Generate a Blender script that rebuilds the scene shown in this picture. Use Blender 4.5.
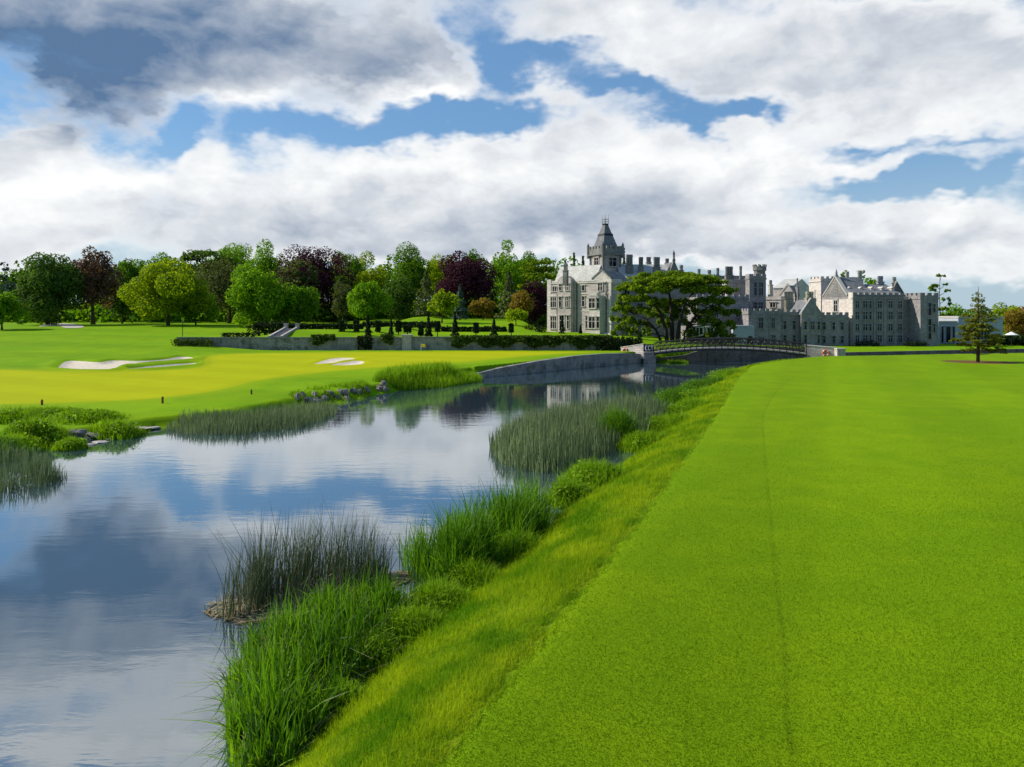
import bpy, math, random
import numpy as np

# ------------------------------------------------------------------ camera, world, sun, exposure
scene = bpy.context.scene
for o in list(bpy.data.objects):
    bpy.data.objects.remove(o)
COL = scene.collection
FPX, CX, HY = 740.0, 512.0, 312.0          # focal length in pixels, centre column, horizon row
CAMZ, WATER = 6.0, -1.5

cam_data = bpy.data.cameras.new('camera')
cam_data.sensor_fit = 'HORIZONTAL'
cam_data.sensor_width = 36.0
cam_data.lens = 36.0 * FPX / 1024.0
cam_data.shift_y = -(383.5 - HY) / 1024.0
cam_data.clip_start = 0.2
cam_data.clip_end = 5000
cam = bpy.data.objects.new('camera', cam_data)
COL.objects.link(cam)
cam.location = (0, 0, CAMZ)
cam.rotation_euler = (math.radians(90), 0, 0)
scene.camera = cam

SUN_AZ = math.radians(-79)     # measured from +Y towards +X
SUN_EL = math.radians(36)
SUN_DIR = np.array([math.sin(SUN_AZ) * math.cos(SUN_EL), math.cos(SUN_AZ) * math.cos(SUN_EL), math.sin(SUN_EL)])
sun_data = bpy.data.lights.new('sun', 'SUN')
sun_data.energy = 4.3
sun_data.angle = math.radians(0.5)
sun_data.color = (1.0, 0.93, 0.80)
sun = bpy.data.objects.new('sun', sun_data)
COL.objects.link(sun)
from mathutils import Vector
sun.rotation_euler = Vector((-SUN_DIR[0], -SUN_DIR[1], -SUN_DIR[2])).to_track_quat('-Z', 'Y').to_euler()

vs = scene.view_settings
vs.view_transform = 'Standard'
vs.look = 'None'
vs.exposure = 0.55
vs.gamma = 1.0
vs.use_curve_mapping = False
scene.display_settings.display_device = 'sRGB'
cy = scene.cycles
cy.max_bounces = 6
cy.diffuse_bounces = 3
cy.glossy_bounces = 3
cy.transmission_bounces = 3
cy.transparent_max_bounces = 4
cy.use_denoising = True
cy.sample_clamp_indirect = 6.0


class NT:
    """small helper round a node tree"""
    def __init__(self, tree):
        self.t = tree
        self.n = tree.nodes
        self.l = tree.links

    def new(self, kind, **kw):
        nd = self.n.new(kind)
        for k, v in kw.items():
            setattr(nd, k, v)
        return nd

    def put(self, sock, val):
        if isinstance(val, bpy.types.NodeSocket):
            self.l.new(val, sock)
        elif val is not None:
            sock.default_value = val

    def m(self, op, a, b=None, c=None, clamp=False):
        nd = self.new('ShaderNodeMath', operation=op, use_clamp=clamp)
        self.put(nd.inputs[0], a)
        if b is not None:
            self.put(nd.inputs[1], b)
        if c is not None:
            self.put(nd.inputs[2], c)
        return nd.outputs[0]

    def vm(self, op, a, b=None):
        nd = self.new('ShaderNodeVectorMath', operation=op)
        self.put(nd.inputs[0], a)
        if b is not None:
            self.put(nd.inputs[1], b)
        return nd.outputs['Value'] if op in ('DOT_PRODUCT', 'LENGTH') else nd.outputs[0]

    def mix(self, f, a, b):
        nd = self.new('ShaderNodeMix', data_type='RGBA')
        self.put(nd.inputs[0], f)
        self.put(nd.inputs[6], a)
        self.put(nd.inputs[7], b)
        return nd.outputs[2]

    def ss(self, x, lo, hi, to0=0.0, to1=1.0, kind='SMOOTHSTEP'):
        nd = self.new('ShaderNodeMapRange', interpolation_type=kind)
        self.put(nd.inputs[0], x)
        self.put(nd.inputs[1], lo)
        self.put(nd.inputs[2], hi)
        self.put(nd.inputs[3], to0)
        self.put(nd.inputs[4], to1)
        return nd.outputs[0]

    def noise(self, vec, scale, detail=4, rough=0.55, dist=0.0):
        nd = self.new('ShaderNodeTexNoise')
        if vec is not None:
            self.put(nd.inputs['Vector'], vec)
        nd.inputs['Scale'].default_value = scale
        nd.inputs['Detail'].default_value = detail
        nd.inputs['Roughness'].default_value = rough
        nd.inputs['Distortion'].default_value = dist
        return nd.outputs['Fac']


def c4(c):
    return (c[0], c[1], c[2], 1.0)


# ---- world: Nishita sky with procedural cloud banks set out by direction
world = bpy.data.worlds.new('World')
scene.world = world
world.use_nodes = True
SKY_STRENGTH = 0.122
W = NT(world.node_tree)
W.n.clear()
sky = W.new('ShaderNodeTexSky', sky_type='NISHITA')
sky.sun_disc = False
sky.sun_elevation = SUN_EL
sky.sun_rotation = SUN_AZ
sky.air_density = 1.0
sky.dust_density = 0.7
sky.ozone_density = 2.0
tc = W.new('ShaderNodeTexCoord')
sep = W.new('ShaderNodeSeparateXYZ')
W.l.new(tc.outputs['Generated'], sep.inputs[0])
yy = W.m('MAXIMUM', sep.outputs[1], 0.18)
uu = W.m('DIVIDE', sep.outputs[0], yy)
vv = W.m('DIVIDE', sep.outputs[2], yy)
cmb = W.new('ShaderNodeCombineXYZ')
W.put(cmb.inputs[0], uu)
W.put(cmb.inputs[1], vv)
nv = W.vm('MULTIPLY', tc.outputs['Generated'], (1.0, 1.0, 1.75))
wn1 = W.new('ShaderNodeTexNoise')
W.put(wn1.inputs['Vector'], nv)
wn1.inputs['Scale'].default_value = 4.0
wn1.inputs['Detail'].default_value = 5
wn1.inputs['Roughness'].default_value = 0.62
warp = W.vm('MULTIPLY', W.vm('SUBTRACT', wn1.outputs['Color'], (0.5, 0.5, 0.5)), (0.34, 0.22, 0.0))
UV = W.vm('ADD', cmb.outputs[0], warp)          # ragged outlines


def billow(vec, scale, detail):
    nd = W.new('ShaderNodeTexVoronoi', feature='F1')
    W.put(nd.inputs['Vector'], vec)
    nd.inputs['Scale'].default_value = scale
    nd.inputs['Detail'].default_value = detail
    nd.inputs['Roughness'].default_value = 0.55
    nd.normalize = True
    return W.m('SUBTRACT', 1.0, nd.outputs['Distance'])



def blob_sum(blobs):
    acc = None
    for (px, py, rx, ry, w) in blobs:
        d = W.vm('SUBTRACT', UV, ((px - CX) / FPX, (HY - py) / FPX, 0))
        d = W.vm('MULTIPLY', d, (FPX / rx, FPX / ry, 0))
        q = W.vm('DOT_PRODUCT', d, d)
        g = W.m('EXPONENT', W.m('MULTIPLY', q, -1.0))
        acc = W.m('MULTIPLY', g, w) if acc is None else W.m('MULTIPLY_ADD', g, w, acc)
    return acc


# where the cloud banks and the blue gaps lie (bearing and height above the horizon, given as points of one view)
COVER = [
    # the dark bank, upper left, with wisps on its right
    (90, 20, 230, 62, .75), (300, 35, 150, 62, .75), (230, 80, 150, 30, .35), (400, 30, 50, 50, .45), (440, 62, 26, 16, .45), (415, 92, 45, 14, .42), (330, 96, 70, 16, .25),
    # cumulus, left and centre
    (20, 135, 55, 24, .70), (95, 185, 75, 40, .75), (30, 225, 90, 50, .60), (210, 140, 26, 30, .50), (230, 180, 90, 36, .75), (370, 190, 150, 48, .75), (130, 240, 170, 30, .6), (540, 170, 170, 60, .75),
    (700, 165, 160, 50, .80), (820, 165, 60, 30, .45), (430, 240, 220, 34, .55), (660, 225, 190, 30, .60), (5, 200, 40, 60, .5),
    # the great bank, upper right
    (600, 22, 90, 26, .75), (700, 40, 120, 34, .75), (840, 60, 150, 55, .85), (970, 75, 120, 75, .90), (545, 92, 60, 12, .50), (510, 100, 40, 8, .2), (650, 88, 40, 8, .2),
    # low cumulus, right
    (900, 222, 90, 26, .62), (975, 225, 90, 36, .72), (800, 262, 110, 12, .55), (1000, 255, 60, 20, .5), (740, 215, 120, 30, .45), (1015, 183, 22, 8, .3), (880, 160, 60, 12, .45),
    # blue gaps
    (300, 128, 90, 13, -.45), (170, 128, 30, 22, -.35), (20, 95, 60, 20, .25), (470, 22, 34, 34, -.55), (510, 55, 60, 18, -.40), (470, 112, 80, 17, -.55), (390, 128, 60, 14, -.35), (175, 125, 30, 20, -.35), (640, 70, 60, 12, -.55), (700, 92, 55, 14, -.85), (742, 104, 26, 10, -.55),
    (860, 126, 30, 7, -.45), (900, 138, 40, 6, -.4), (975, 150, 50, 6, -.3), (905, 182, 85, 14, -.85), (780, 195, 50, 8, -.25), (1000, 178, 50, 9, -.35), (800, 238, 50, 8, -.4), (880, 286, 90, 10, -.3), (545, 50, 40, 10, -.3),
    # above the picture, seen only in the water
    (80, -40, 280, 60, .60), (330, -130, 220, 50, .50), (90, -118, 240, 20, .60), (60, -190, 260, 30, .40), (700, -120, 300, 90, .45),
]
DARK = [
    (200, 38, 250, 58, 1.25), (20, 60, 120, 60, .95), (370, 60, 80, 45, .60), (372, 118, 38, 11, 1.0), (40, 85, 80, 40, .45), (565, 208, 105, 32, .72), (640, 190, 60, 40, .25), (480, 245, 240, 24, .60), (880, 75, 170, 30, .45), (970, 25, 160, 35, .65),
    (740, 70, 90, 22, .25), (130, 215, 60, 30, .35), (60, 240, 90, 20, .3), (330, 228, 100, 24, .6), (150, 205, 80, 14, .3), (700, 205, 120, 18, .3), (420, 200, 60, 14, .3), (960, 240, 90, 14, .35), (760, 240, 160, 14, .45), (300, 195, 50, 18, .25), (860, 235, 60, 10, .3),
    (90, 175, 90, 18, -.35), (420, 155, 130, 18, -.3), (780, 140, 120, 14, -.2), (290, 100, 130, 8, -.9), (405, 92, 50, 12, -.7), (120, -40, 320, 60, .7), (90, -120, 220, 18, -.6), (330, -130, 220, 50, .4),
]
nvw = W.vm('ADD', nv, W.vm('MULTIPLY', W.vm('SUBTRACT', wn1.outputs['Color'], (0.5, 0.5, 0.5)), (0.10, 0.10, 0.10)))
off = W.vm('ADD', nvw, (-0.030, 0.0, 0.030))   # a step towards the sun's side
n1 = W.noise(nvw, 5.0, 9, 0.60, 0.1)
n1b = W.noise(off, 5.0, 5, 0.60, 0.1)
b1 = billow(nvw, 9.0, 3.0)
b1b = billow(off, 9.0, 2.0)
cov = W.m('ADD', blob_sum(COVER), 0.03)
cov = W.m('MULTIPLY_ADD', W.m('SUBTRACT', n1, 0.5), 1.9, cov)
cov = W.m('MULTIPLY_ADD', W.m('SUBTRACT', b1, 0.62), 0.75, cov)
soft = W.ss(W.noise(nv, 2.3, 3, 0.5), 0.38, 0.62)
alpha = W.ss(cov, W.m('MULTIPLY_ADD', soft, -0.20, 0.22), W.m('MULTIPLY_ADD', soft, 0.36, 0.60))
lit = W.m('ADD', W.m('MULTIPLY', W.m('SUBTRACT', n1, n1b), 2.2), W.m('MULTIPLY', W.m('SUBTRACT', b1, b1b), 0.95))
shade = W.m('ADD', blob_sum(DARK), 0.20)
shade = W.m('ADD', lit, shade)                 # the far side of each puff is greyer
shade = W.m('MULTIPLY_ADD', W.m('SUBTRACT', n1, 0.5), 0.5, shade)
rimless = blob_sum([(40, 60, 190, 75, .9), (140, 10, 200, 50, .6), (372, 118, 40, 14, .9), (570, 225, 120, 30, .5)])   # banks too deep to glow at the rim
shade = W.m('MULTIPLY', shade, W.m('ADD', W.ss(cov, 0.40, 1.0), rimless, clamp=True))
grey = W.ss(shade, -0.15, 2.0, 0, 1, 'LINEAR')
ccol = W.mix(grey, (5.75, 5.78, 5.75, 1), (0.60, 1.08, 1.90, 1))
hz = W.ss(sep.outputs[2], 0.0, 0.24, 0.85, 0.0)
skyc = W.mix(hz, W.mix(0.55, W.vm('MULTIPLY', sky.outputs[0], (0.58, 0.79, 0.92)), (0.80, 1.62, 2.85, 1)), (2.75, 3.5, 3.95, 1))
final = W.mix(W.m('MULTIPLY', alpha, 0.97), skyc, ccol)
bg = W.new('ShaderNodeBackground')
bg.inputs['Strength'].default_value = SKY_STRENGTH
W.put(bg.inputs['Color'], final)
wo = W.new('ShaderNodeOutputWorld')
W.l.new(bg.outputs[0], wo.inputs[0])
world.cycles.sampling_method = 'MANUAL'
world.cycles.sample_map_resolution = 512

# ------------------------------------------------------------------ helpers
def PX(px, Y):
    return (px - CX) / FPX * Y


def PZ(py, Y):
    return CAMZ - (py - HY) / FPX * Y


def gp(px, py, z):
    """point of the plane at height z that lies behind a pixel"""
    Y = FPX * (CAMZ - z) / (py - HY)
    return np.array([PX(px, Y), Y])


def sst(a, b, x):
    t = np.clip((x - a) / (b - a), 0, 1)
    return t * t * (3 - 2 * t)


def tag(o, label=None, cat=None, group=None, kind=None):
    if label:
        o['label'] = label
    if cat:
        o['category'] = cat
    if group:
        o['group'] = group
    if kind:
        o['kind'] = kind
    return o


def root_loc(p):
    while p.parent is not None:
        p = p.parent
    return np.array(p.location)


def empty(name, loc, label, cat, group=None):
    o = bpy.data.objects.new(name, None)
    o.empty_display_size = 0.5
    COL.objects.link(o)
    o.location = loc
    return tag(o, label, cat, group)


def mesh_obj(name, V, F, mat, parent=None, smooth=False, attrs=None, origin=None, normals=None):
    """V (n,3) in world space; F an (m,k) array, or a list of arrays of different k"""
    V = np.asarray(V, dtype=np.float32).reshape(-1, 3)
    if parent is not None:
        off = root_loc(parent)
    elif origin is not None:
        off = np.array(origin)
    else:
        off = np.zeros(3)
    V = V - off.astype(np.float32)
    me = bpy.data.meshes.new(name)
    if isinstance(F, np.ndarray):
        F = [F]
    F = [np.asarray(f, dtype=np.int32) for f in F if len(f)]
    nl = sum(f.size for f in F)
    nf = sum(f.shape[0] for f in F)
    me.vertices.add(len(V))
    me.vertices.foreach_set('co', V.ravel())
    me.loops.add(nl)
    me.loops.foreach_set('vertex_index', np.concatenate([f.ravel() for f in F]))
    me.polygons.add(nf)
    sizes = np.concatenate([np.full(f.shape[0], f.shape[1], dtype=np.int32) for f in F])
    starts = np.concatenate([[0], np.cumsum(sizes)[:-1]]).astype(np.int32)
    me.polygons.foreach_set('loop_start', starts)
    me.polygons.foreach_set('use_smooth', np.full(nf, bool(smooth)))
    if attrs:
        for k, a in attrs.items():
            at = me.attributes.new(k, 'FLOAT', 'POINT')
            at.data.foreach_set('value', np.asarray(a, dtype=np.float32).ravel())
    me.update(calc_edges=True)
    me.validate()
    if normals is not None:
        me.normals_split_custom_set_from_vertices(normals.tolist())
    me.materials.append(mat)
    o = bpy.data.objects.new(name, me)
    COL.objects.link(o)
    if origin is not None and parent is None:
        o.location = tuple(origin)
    if parent is not None:
        o.parent = parent
    return o


class MB:
    """collects quads/polys of one part"""
    def __init__(self):
        self.V = []
        self.F = {}
        self.n = 0

    def add(self, V, F):
        V = np.asarray(V, dtype=float).reshape(-1, 3)
        for f in F:
            self.F.setdefault(len(f), []).append([i + self.n for i in f])
        self.V.append(V)
        self.n += len(V)
        return self

    def addarr(self, V, F):
        self.F.setdefault(F.shape[1], []).extend((F + self.n).tolist())
        self.V.append(V)
        self.n += len(V)
        return self

    def hexa(self, P):
        """8 points: bottom loop 4, top loop 4"""
        return self.add(P, [(3, 2, 1, 0), (4, 5, 6, 7), (0, 1, 5, 4), (1, 2, 6, 5), (2, 3, 7, 6), (3, 0, 4, 7)])

    def box(self, x0, x1, y0, y1, z0, z1):
        return self.hexa([(x0, y0, z0), (x1, y0, z0), (x1, y1, z0), (x0, y1, z0), (x0, y0, z1), (x1, y0, z1), (x1, y1, z1), (x0, y1, z1)])

    def tube(self, pts, rad, k=6, cap=True):
        V, F = tube(pts, rad, k)
        self.addarr(V, F)
        if cap:
            n0 = self.n - len(V)
            self.F.setdefault(k, []).append([n0 + i for i in range(k)][::-1])
            self.F.setdefault(k, []).append([n0 + len(V) - k + i for i in range(k)])
        return self

    def build(self, name, mat, parent=None, smooth=False, origin=None):
        V = np.concatenate(self.V)
        F = [np.array(f) for f in self.F.values()]
        return mesh_obj(name, V, F, mat, parent, smooth, origin=origin)


def tube(pts, rad, k=6):
    pts = np.asarray(pts, float)
    rad = np.broadcast_to(np.asarray(rad, float), (len(pts),))
    d = np.gradient(pts, axis=0)
    d /= np.linalg.norm(d, axis=1)[:, None] + 1e-9
    ref = np.where(np.abs(d[:, 2:3]) > 0.9, np.array([[1.0, 0, 0]]), np.array([[0, 0, 1.0]]))
    a = np.cross(d, ref)
    a /= np.linalg.norm(a, axis=1)[:, None] + 1e-9
    b = np.cross(d, a)
    th = np.arange(k) * 2 * math.pi / k
    V = pts[:, None, :] + rad[:, None, None] * (np.cos(th)[None, :, None] * a[:, None, :] + np.sin(th)[None, :, None] * b[:, None, :])
    F = []
    for i in range(len(pts) - 1):
        for j in range(k):
            j2 = (j + 1) % k
            F.append((i * k + j, i * k + j2, (i + 1) * k + j2, (i + 1) * k + j))
    return V.reshape(-1, 3), np.array(F)


# ------------------------------------------------------------------ materials
def new_mat(name):
    m = bpy.data.materials.new(name)
    m.use_nodes = True
    t = NT(m.node_tree)
    t.n.clear()
    out = t.new('ShaderNodeOutputMaterial')
    return m, t, out


def principled(t, out, color, rough=0.7, spec=0.3, normal=None, metal=0.0):
    p = t.new('ShaderNodeBsdfPrincipled')
    t.put(p.inputs['Base Color'], color)
    t.put(p.inputs['Roughness'], rough)
    p.inputs['Specular IOR Level'].default_value = spec
    p.inputs['Metallic'].default_value = metal
    if normal is not None:
        t.put(p.inputs['Normal'], normal)
    if out is not None:
        t.l.new(p.outputs[0], out.inputs[0])
    return p


def bump(t, h, strength, dist=0.1):
    b = t.new('ShaderNodeBump')
    b.inputs['Strength'].default_value = strength
    b.inputs['Distance'].default_value = dist
    t.put(b.inputs['Height'], h)
    return b.outputs[0]


def obj_pos(t):
    return t.new('ShaderNodeNewGeometry').outputs['Position']


def leaf_mat(name, dark, light, trans=0.45, tcol=None, rough=0.7, spec=0.06, nscale=0.35, rw=0.65, nw=(-0.1, 0.5)):
    m, t, out = new_mat(name)
    at = t.new('ShaderNodeAttribute', attribute_name='rnd')
    nz = t.noise(obj_pos(t), nscale, 3, 0.6)
    f = t.m('ADD', t.m('MULTIPLY', at.outputs['Fac'], rw), t.ss(nz, 0.3, 0.7, nw[0], nw[1], 'LINEAR'), clamp=True)
    col = t.mix(f, c4(dark), c4(light))
    p = principled(t, None, col, rough, spec)
    tr = t.new('ShaderNodeBsdfTranslucent')
    k = tcol or (1.5, 1.35, 0.5)
    t.put(tr.inputs[0], t.vm('MULTIPLY', col, k))
    mx = t.new('ShaderNodeMixShader')
    mx.inputs[0].default_value = trans
    t.l.new(p.outputs[0], mx.inputs[1])
    t.l.new(tr.outputs[0], mx.inputs[2])
    t.l.new(mx.outputs[0], out.inputs[0])
    return m


def grass_mat(name, a, b, c, blade=55.0, patch=0.25, bstr=0.5, stripe=None, bdist=0.02, tuft=3.0, tufts=0.25, line_attr=None, fringe=None):
    """mown or rough turf: a/b blade colours, c the yellower patches"""
    m, t, out = new_mat(name)
    pos = obj_pos(t)
    flat = t.vm('MULTIPLY', pos, (1, 1, 0.3))
    n_b = t.noise(flat, blade, 3, 0.7)
    n_t = t.noise(flat, tuft, 4, 0.65)
    n_p = t.noise(flat, patch, 4, 0.6)
    n_m = t.noise(flat, patch * 6, 3, 0.6)
    f1 = t.ss(n_b, 0.34, 0.66)
    f1 = t.m('MULTIPLY_ADD', t.m('SUBTRACT', n_t, 0.5), tufts * 4, f1, clamp=True)
    col = t.mix(f1, c4(a), c4(b))
    f2 = t.ss(t.m('MULTIPLY_ADD', n_m, 0.5, t.m('MULTIPLY', n_p, 0.5)), 0.42, 0.62)
    col = t.mix(t.m('MULTIPLY', f2, 0.5), col, c4(c))
    if stripe:
        (dx, dy, width, amt) = stripe
        s = t.m('SINE', t.m('MULTIPLY', t.vm('DOT_PRODUCT', pos, (dx, dy, 0)), math.pi / width))
        s = t.ss(t.m('MULTIPLY_ADD', t.m('SUBTRACT', n_t, 0.5), 0.6, s), -0.4, 0.4, 1 - amt, 1 + amt)
        col = t.vm('SCALE', col)
        t.put(col.node.inputs['Scale'], s)
    if line_attr:
        at = t.new('ShaderNodeAttribute', attribute_name=line_attr)
        d = t.m('MULTIPLY_ADD', t.m('SUBTRACT', n_t, 0.5), 0.10, at.outputs['Fac'])
        f = t.ss(t.m('ABSOLUTE', d), 0.01, 0.10, t.ss(t.noise(pos, 0.5, 3, 0.6), 0.35, 0.65, 0.08, 0.34), 0.0)
        col = t.mix(f, col, c4([x * 0.45 for x in a]))
        g = t.ss(d, -0.05, 0.05, 0.97, 1.02)
        col = t.vm('SCALE', col)
        t.put(col.node.inputs['Scale'], g)
    if fringe:
        at = t.new('ShaderNodeAttribute', attribute_name='edge')
        e = t.m('MULTIPLY_ADD', t.m('SUBTRACT', n_t, 0.5), 1.2, at.outputs['Fac'])
        col = t.mix(t.ss(e, fringe[1], fringe[2], 0.0, fringe[3]), col, c4(fringe[0]))
    h = t.m('MULTIPLY_ADD', n_t, 0.8, n_b)
    p = principled(t, out, col, 0.9, 0.03, bump(t, h, bstr, bdist))
    p.inputs['Sheen Weight'].default_value = 0.12       # light caught on blade tips when seen low
    p.inputs['Sheen Roughness'].default_value = 0.55
    p.inputs['Sheen Tint'].default_value = (0.9 * b[0] / max(b), 0.9 * b[1] / max(b), 0.0, 1)
    return m


def stone_mat(name, a, b, scale=1.0, brick=True, stain=0.35, moss=None):
    m, t, out = new_mat(name)
    pos = obj_pos(t)
    n_l = t.noise(pos, 0.35 * scale, 4, 0.6)
    n_f = t.noise(pos, 6 * scale, 4, 0.7)
    streak = t.noise(t.vm('MULTIPLY', pos, (2.2, 2.2, 0.16)), 1.0, 4, 0.6)
    f = t.ss(t.m('ADD', t.m('MULTIPLY', n_l, 0.5), t.m('MULTIPLY', n_f, 0.5)), 0.35, 0.65)
    col = t.mix(f, c4(a), c4(b))
    h = n_f
    if brick:
        nr = t.new('ShaderNodeNewGeometry').outputs['Normal']
        tang = t.vm('CROSS_PRODUCT', nr, (0, 0, 1))
        ua = t.vm('DOT_PRODUCT', pos, tang)
        cb = t.new('ShaderNodeCombineXYZ')
        t.put(cb.inputs[0], ua)
        sp = t.new('ShaderNodeSeparateXYZ')
        t.l.new(pos, sp.inputs[0])
        t.put(cb.inputs[1], sp.outputs[2])
        br = t.new('ShaderNodeTexBrick')
        t.put(br.inputs['Vector'], cb.outputs[0])
        br.inputs['Scale'].default_value = 1.0 * scale
        br.inputs['Mortar Size'].default_value = 0.018
        br.inputs['Brick Width'].default_value = 0.62
        br.inputs['Row Height'].default_value = 0.30
        br.inputs['Color1'].default_value = (0.80, 0.80, 0.80, 1)
        br.inputs['Color2'].default_value = (1.12, 1.10, 1.07, 1)
        br.inputs['Mortar'].default_value = (0.62, 0.62, 0.62, 1)
        col = t.vm('MULTIPLY', col, br.outputs['Color'])
        h = t.m('MULTIPLY_ADD', br.outputs['Fac'], -0.7, n_f)
    col = t.mix(t.ss(streak, 0.52, 0.72, 0.0, stain), col, c4([x * 0.35 for x in a]))
    if moss:
        col = t.mix(t.ss(t.noise(pos, 0.8, 5, 0.65), 0.5, 0.66, 0, 0.7), col, c4(moss))
    principled(t, out, col, 0.88, 0.2, bump(t, h, 0.5, 0.05))
    return m


def plain_mat(name, a, b=None, rough=0.6, spec=0.4, scale=4.0, metal=0.0, bstr=0.2):
    m, t, out = new_mat(name)
    n = t.noise(obj_pos(t), scale, 5, 0.65)
    col = t.mix(t.ss(n, 0.35, 0.65), c4(a), c4(b or [x * 0.7 for x in a]))
    principled(t, out, col, rough, spec, bump(t, n, bstr, 0.03), metal)
    return m


M = {}
M['fairway'] = grass_mat('fairway turf', (0.070, 0.135, 0.002), (0.135, 0.238, 0.003), (0.172, 0.252, 0.003), 30, 0.09, 0.6, (0.92, -0.39, 4.2, 0.05), tuft=7, tufts=0.10, line_attr='line')
M['green'] = grass_mat('putting green turf', (0.255, 0.29, 0.003), (0.305, 0.33, 0.004), (0.35, 0.345, 0.004), 20, 0.06, 0.15, (0.4, 0.92, 4.0, 0.035), tuft=2, tufts=0.08, fringe=((0.20, 0.27, 0.004), 2.0, -0.4, 0.7))
M['lawn'] = grass_mat('lawn turf', (0.080, 0.170, 0.003), (0.135, 0.255, 0.004), (0.20, 0.29, 0.004), 14, 0.05, 0.3, (0.25, 0.97, 7.0, 0.05), tuft=1.5, tufts=0.16, fringe=((0.20, 0.27, 0.004), -3.2, 0.2, 0.75))
M['rough'] = grass_mat('rough bank turf', (0.050, 0.115, 0.004), (0.130, 0.220, 0.006), (0.20, 0.23, 0.010), 26, 0.35, 0.9, tuft=3, tufts=0.3, bdist=0.06)
M['roughblade'] = leaf_mat('rough grass blades', (0.080, 0.200, 0.004), (0.320, 0.400, 0.010), 0.46, (1.25, 1.3, 0.5), nscale=0.6, rw=0.55, nw=(-0.5, 1.0))
M['fairblade'] = leaf_mat('mown grass blades', (0.082, 0.160, 0.002), (0.145, 0.262, 0.003), 0.33, (1.2, 1.25, 0.5), nscale=0.3, rw=0.42, nw=(-0.1, 0.4))
M['reed_green'] = leaf_mat('bright reed leaves', (0.028, 0.090, 0.005), (0.135, 0.275, 0.010), 0.40, (1.3, 1.4, 0.5), 0.5, 0.18, 0.8)
M['reed_light'] = leaf_mat('light weed leaves', (0.090, 0.190, 0.006), (0.240, 0.400, 0.014), 0.45, (1.3, 1.3, 0.5), 0.6, 0.1, 0.6)
M['rush_dark'] = leaf_mat('dark rush stems', (0.028, 0.046, 0.018), (0.125, 0.155, 0.070), 0.2, (1, 1, 0.8), 0.5, 0.3, 0.5)
M['rush_grey'] = leaf_mat('grey rush stems', (0.048, 0.090, 0.034), (0.225, 0.285, 0.125), 0.25, (1, 1, 0.8), 0.5, 0.3, 0.25)
M['dead'] = leaf_mat('dead reed litter', (0.14, 0.11, 0.06), (0.36, 0.30, 0.18), 0.1, (1, 1, 0.9))
M['bark'] = plain_mat('bark', (0.055, 0.042, 0.030), (0.10, 0.08, 0.058), 0.9, 0.1, 3)
M['bark_dark'] = plain_mat('dark cedar bark', (0.030, 0.024, 0.020), (0.055, 0.045, 0.038), 0.9, 0.1, 3)
M['sand'] = plain_mat('bunker sand', (0.50, 0.43, 0.34), (0.62, 0.54, 0.44), 0.95, 0.1, 2.5)
M['stone'] = stone_mat('limestone ashlar', (0.36, 0.32, 0.305), (0.53, 0.475, 0.435))
M['stone_warm'] = stone_mat('warm limestone', (0.34, 0.30, 0.22), (0.48, 0.42, 0.31))
M['stone_pale'] = stone_mat('pale and sunlit limestone', (0.49, 0.45, 0.42), (0.64, 0.59, 0.54), stain=0.2)  # pale dressings; also the sunlight painted into the manor's lit walls
M['stone_dark'] = stone_mat('weathered limestone', (0.15, 0.15, 0.15), (0.26, 0.255, 0.24), stain=0.4)
M['stone_shaded'] = stone_mat('limestone in painted shade', (0.205, 0.193, 0.200), (0.325, 0.303, 0.310), stain=0.45)  # shade put into the colour, for manor walls turned from the sun
M['river_stone'] = stone_mat('river wall stone', (0.17, 0.165, 0.155), (0.29, 0.28, 0.255), 1.3, True, 0.5, (0.07, 0.07, 0.045))
M['bank_stone'] = stone_mat('dark mossy bank stone', (0.085, 0.08, 0.07), (0.16, 0.15, 0.13), 1.3, True, 0.6, (0.04, 0.045, 0.02))
M['garden_stone'] = stone_mat('garden wall stone', (0.20, 0.20, 0.185), (0.34, 0.33, 0.30), 1.4, True, 0.5, (0.05, 0.06, 0.03))
M['trim'] = plain_mat('stone dressings', (0.42, 0.41, 0.38), (0.34, 0.33, 0.30), 0.85, 0.2)
M['trim_dark'] = plain_mat('grey stone dressings', (0.22, 0.215, 0.23), (0.29, 0.285, 0.295), 0.85, 0.2)
M['slate'] = stone_mat('roof slate', (0.13, 0.135, 0.15), (0.22, 0.225, 0.235), 2.2, True, 0.2)
M['slate_sunlit'] = stone_mat('slate in painted sun', (0.42, 0.42, 0.40), (0.58, 0.57, 0.53), 2.2, True, 0.15)  # sunlight put into the colour of the bright roof slopes
M['metal'] = plain_mat('dark painted steel', (0.010, 0.010, 0.013), (0.022, 0.020, 0.022), 0.55, 0.25)
M['deck'] = plain_mat('pale bridge edge', (0.40, 0.37, 0.33), (0.30, 0.28, 0.25), 0.7, 0.2)
M['rock'] = plain_mat('rock', (0.105, 0.095, 0.082), (0.24, 0.22, 0.195), 0.9, 0.2, 1.2, bstr=0.6)
M['rock_pale'] = plain_mat('pale flat stone', (0.42, 0.39, 0.35), (0.30, 0.28, 0.25), 0.9, 0.2, 1.2, bstr=0.6)
M['render_pale'] = plain_mat('pale rendered wall', (0.36, 0.39, 0.44), (0.31, 0.34, 0.385), 0.85, 0.2, 0.8)
M['white'] = plain_mat('white paint', (0.75, 0.75, 0.74), (0.66, 0.66, 0.65), 0.5, 0.4)
M['orange'] = plain_mat('orange lifebuoy plastic', (0.50, 0.10, 0.03), (0.42, 0.08, 0.03), 0.4, 0.5)
M['yellow'] = plain_mat('yellow flag cloth', (0.80, 0.55, 0.04), (0.70, 0.48, 0.03), 0.7, 0.2)
M['red'] = plain_mat('dark red stake paint', (0.22, 0.03, 0.02), (0.16, 0.02, 0.015), 0.6, 0.3)
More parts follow.
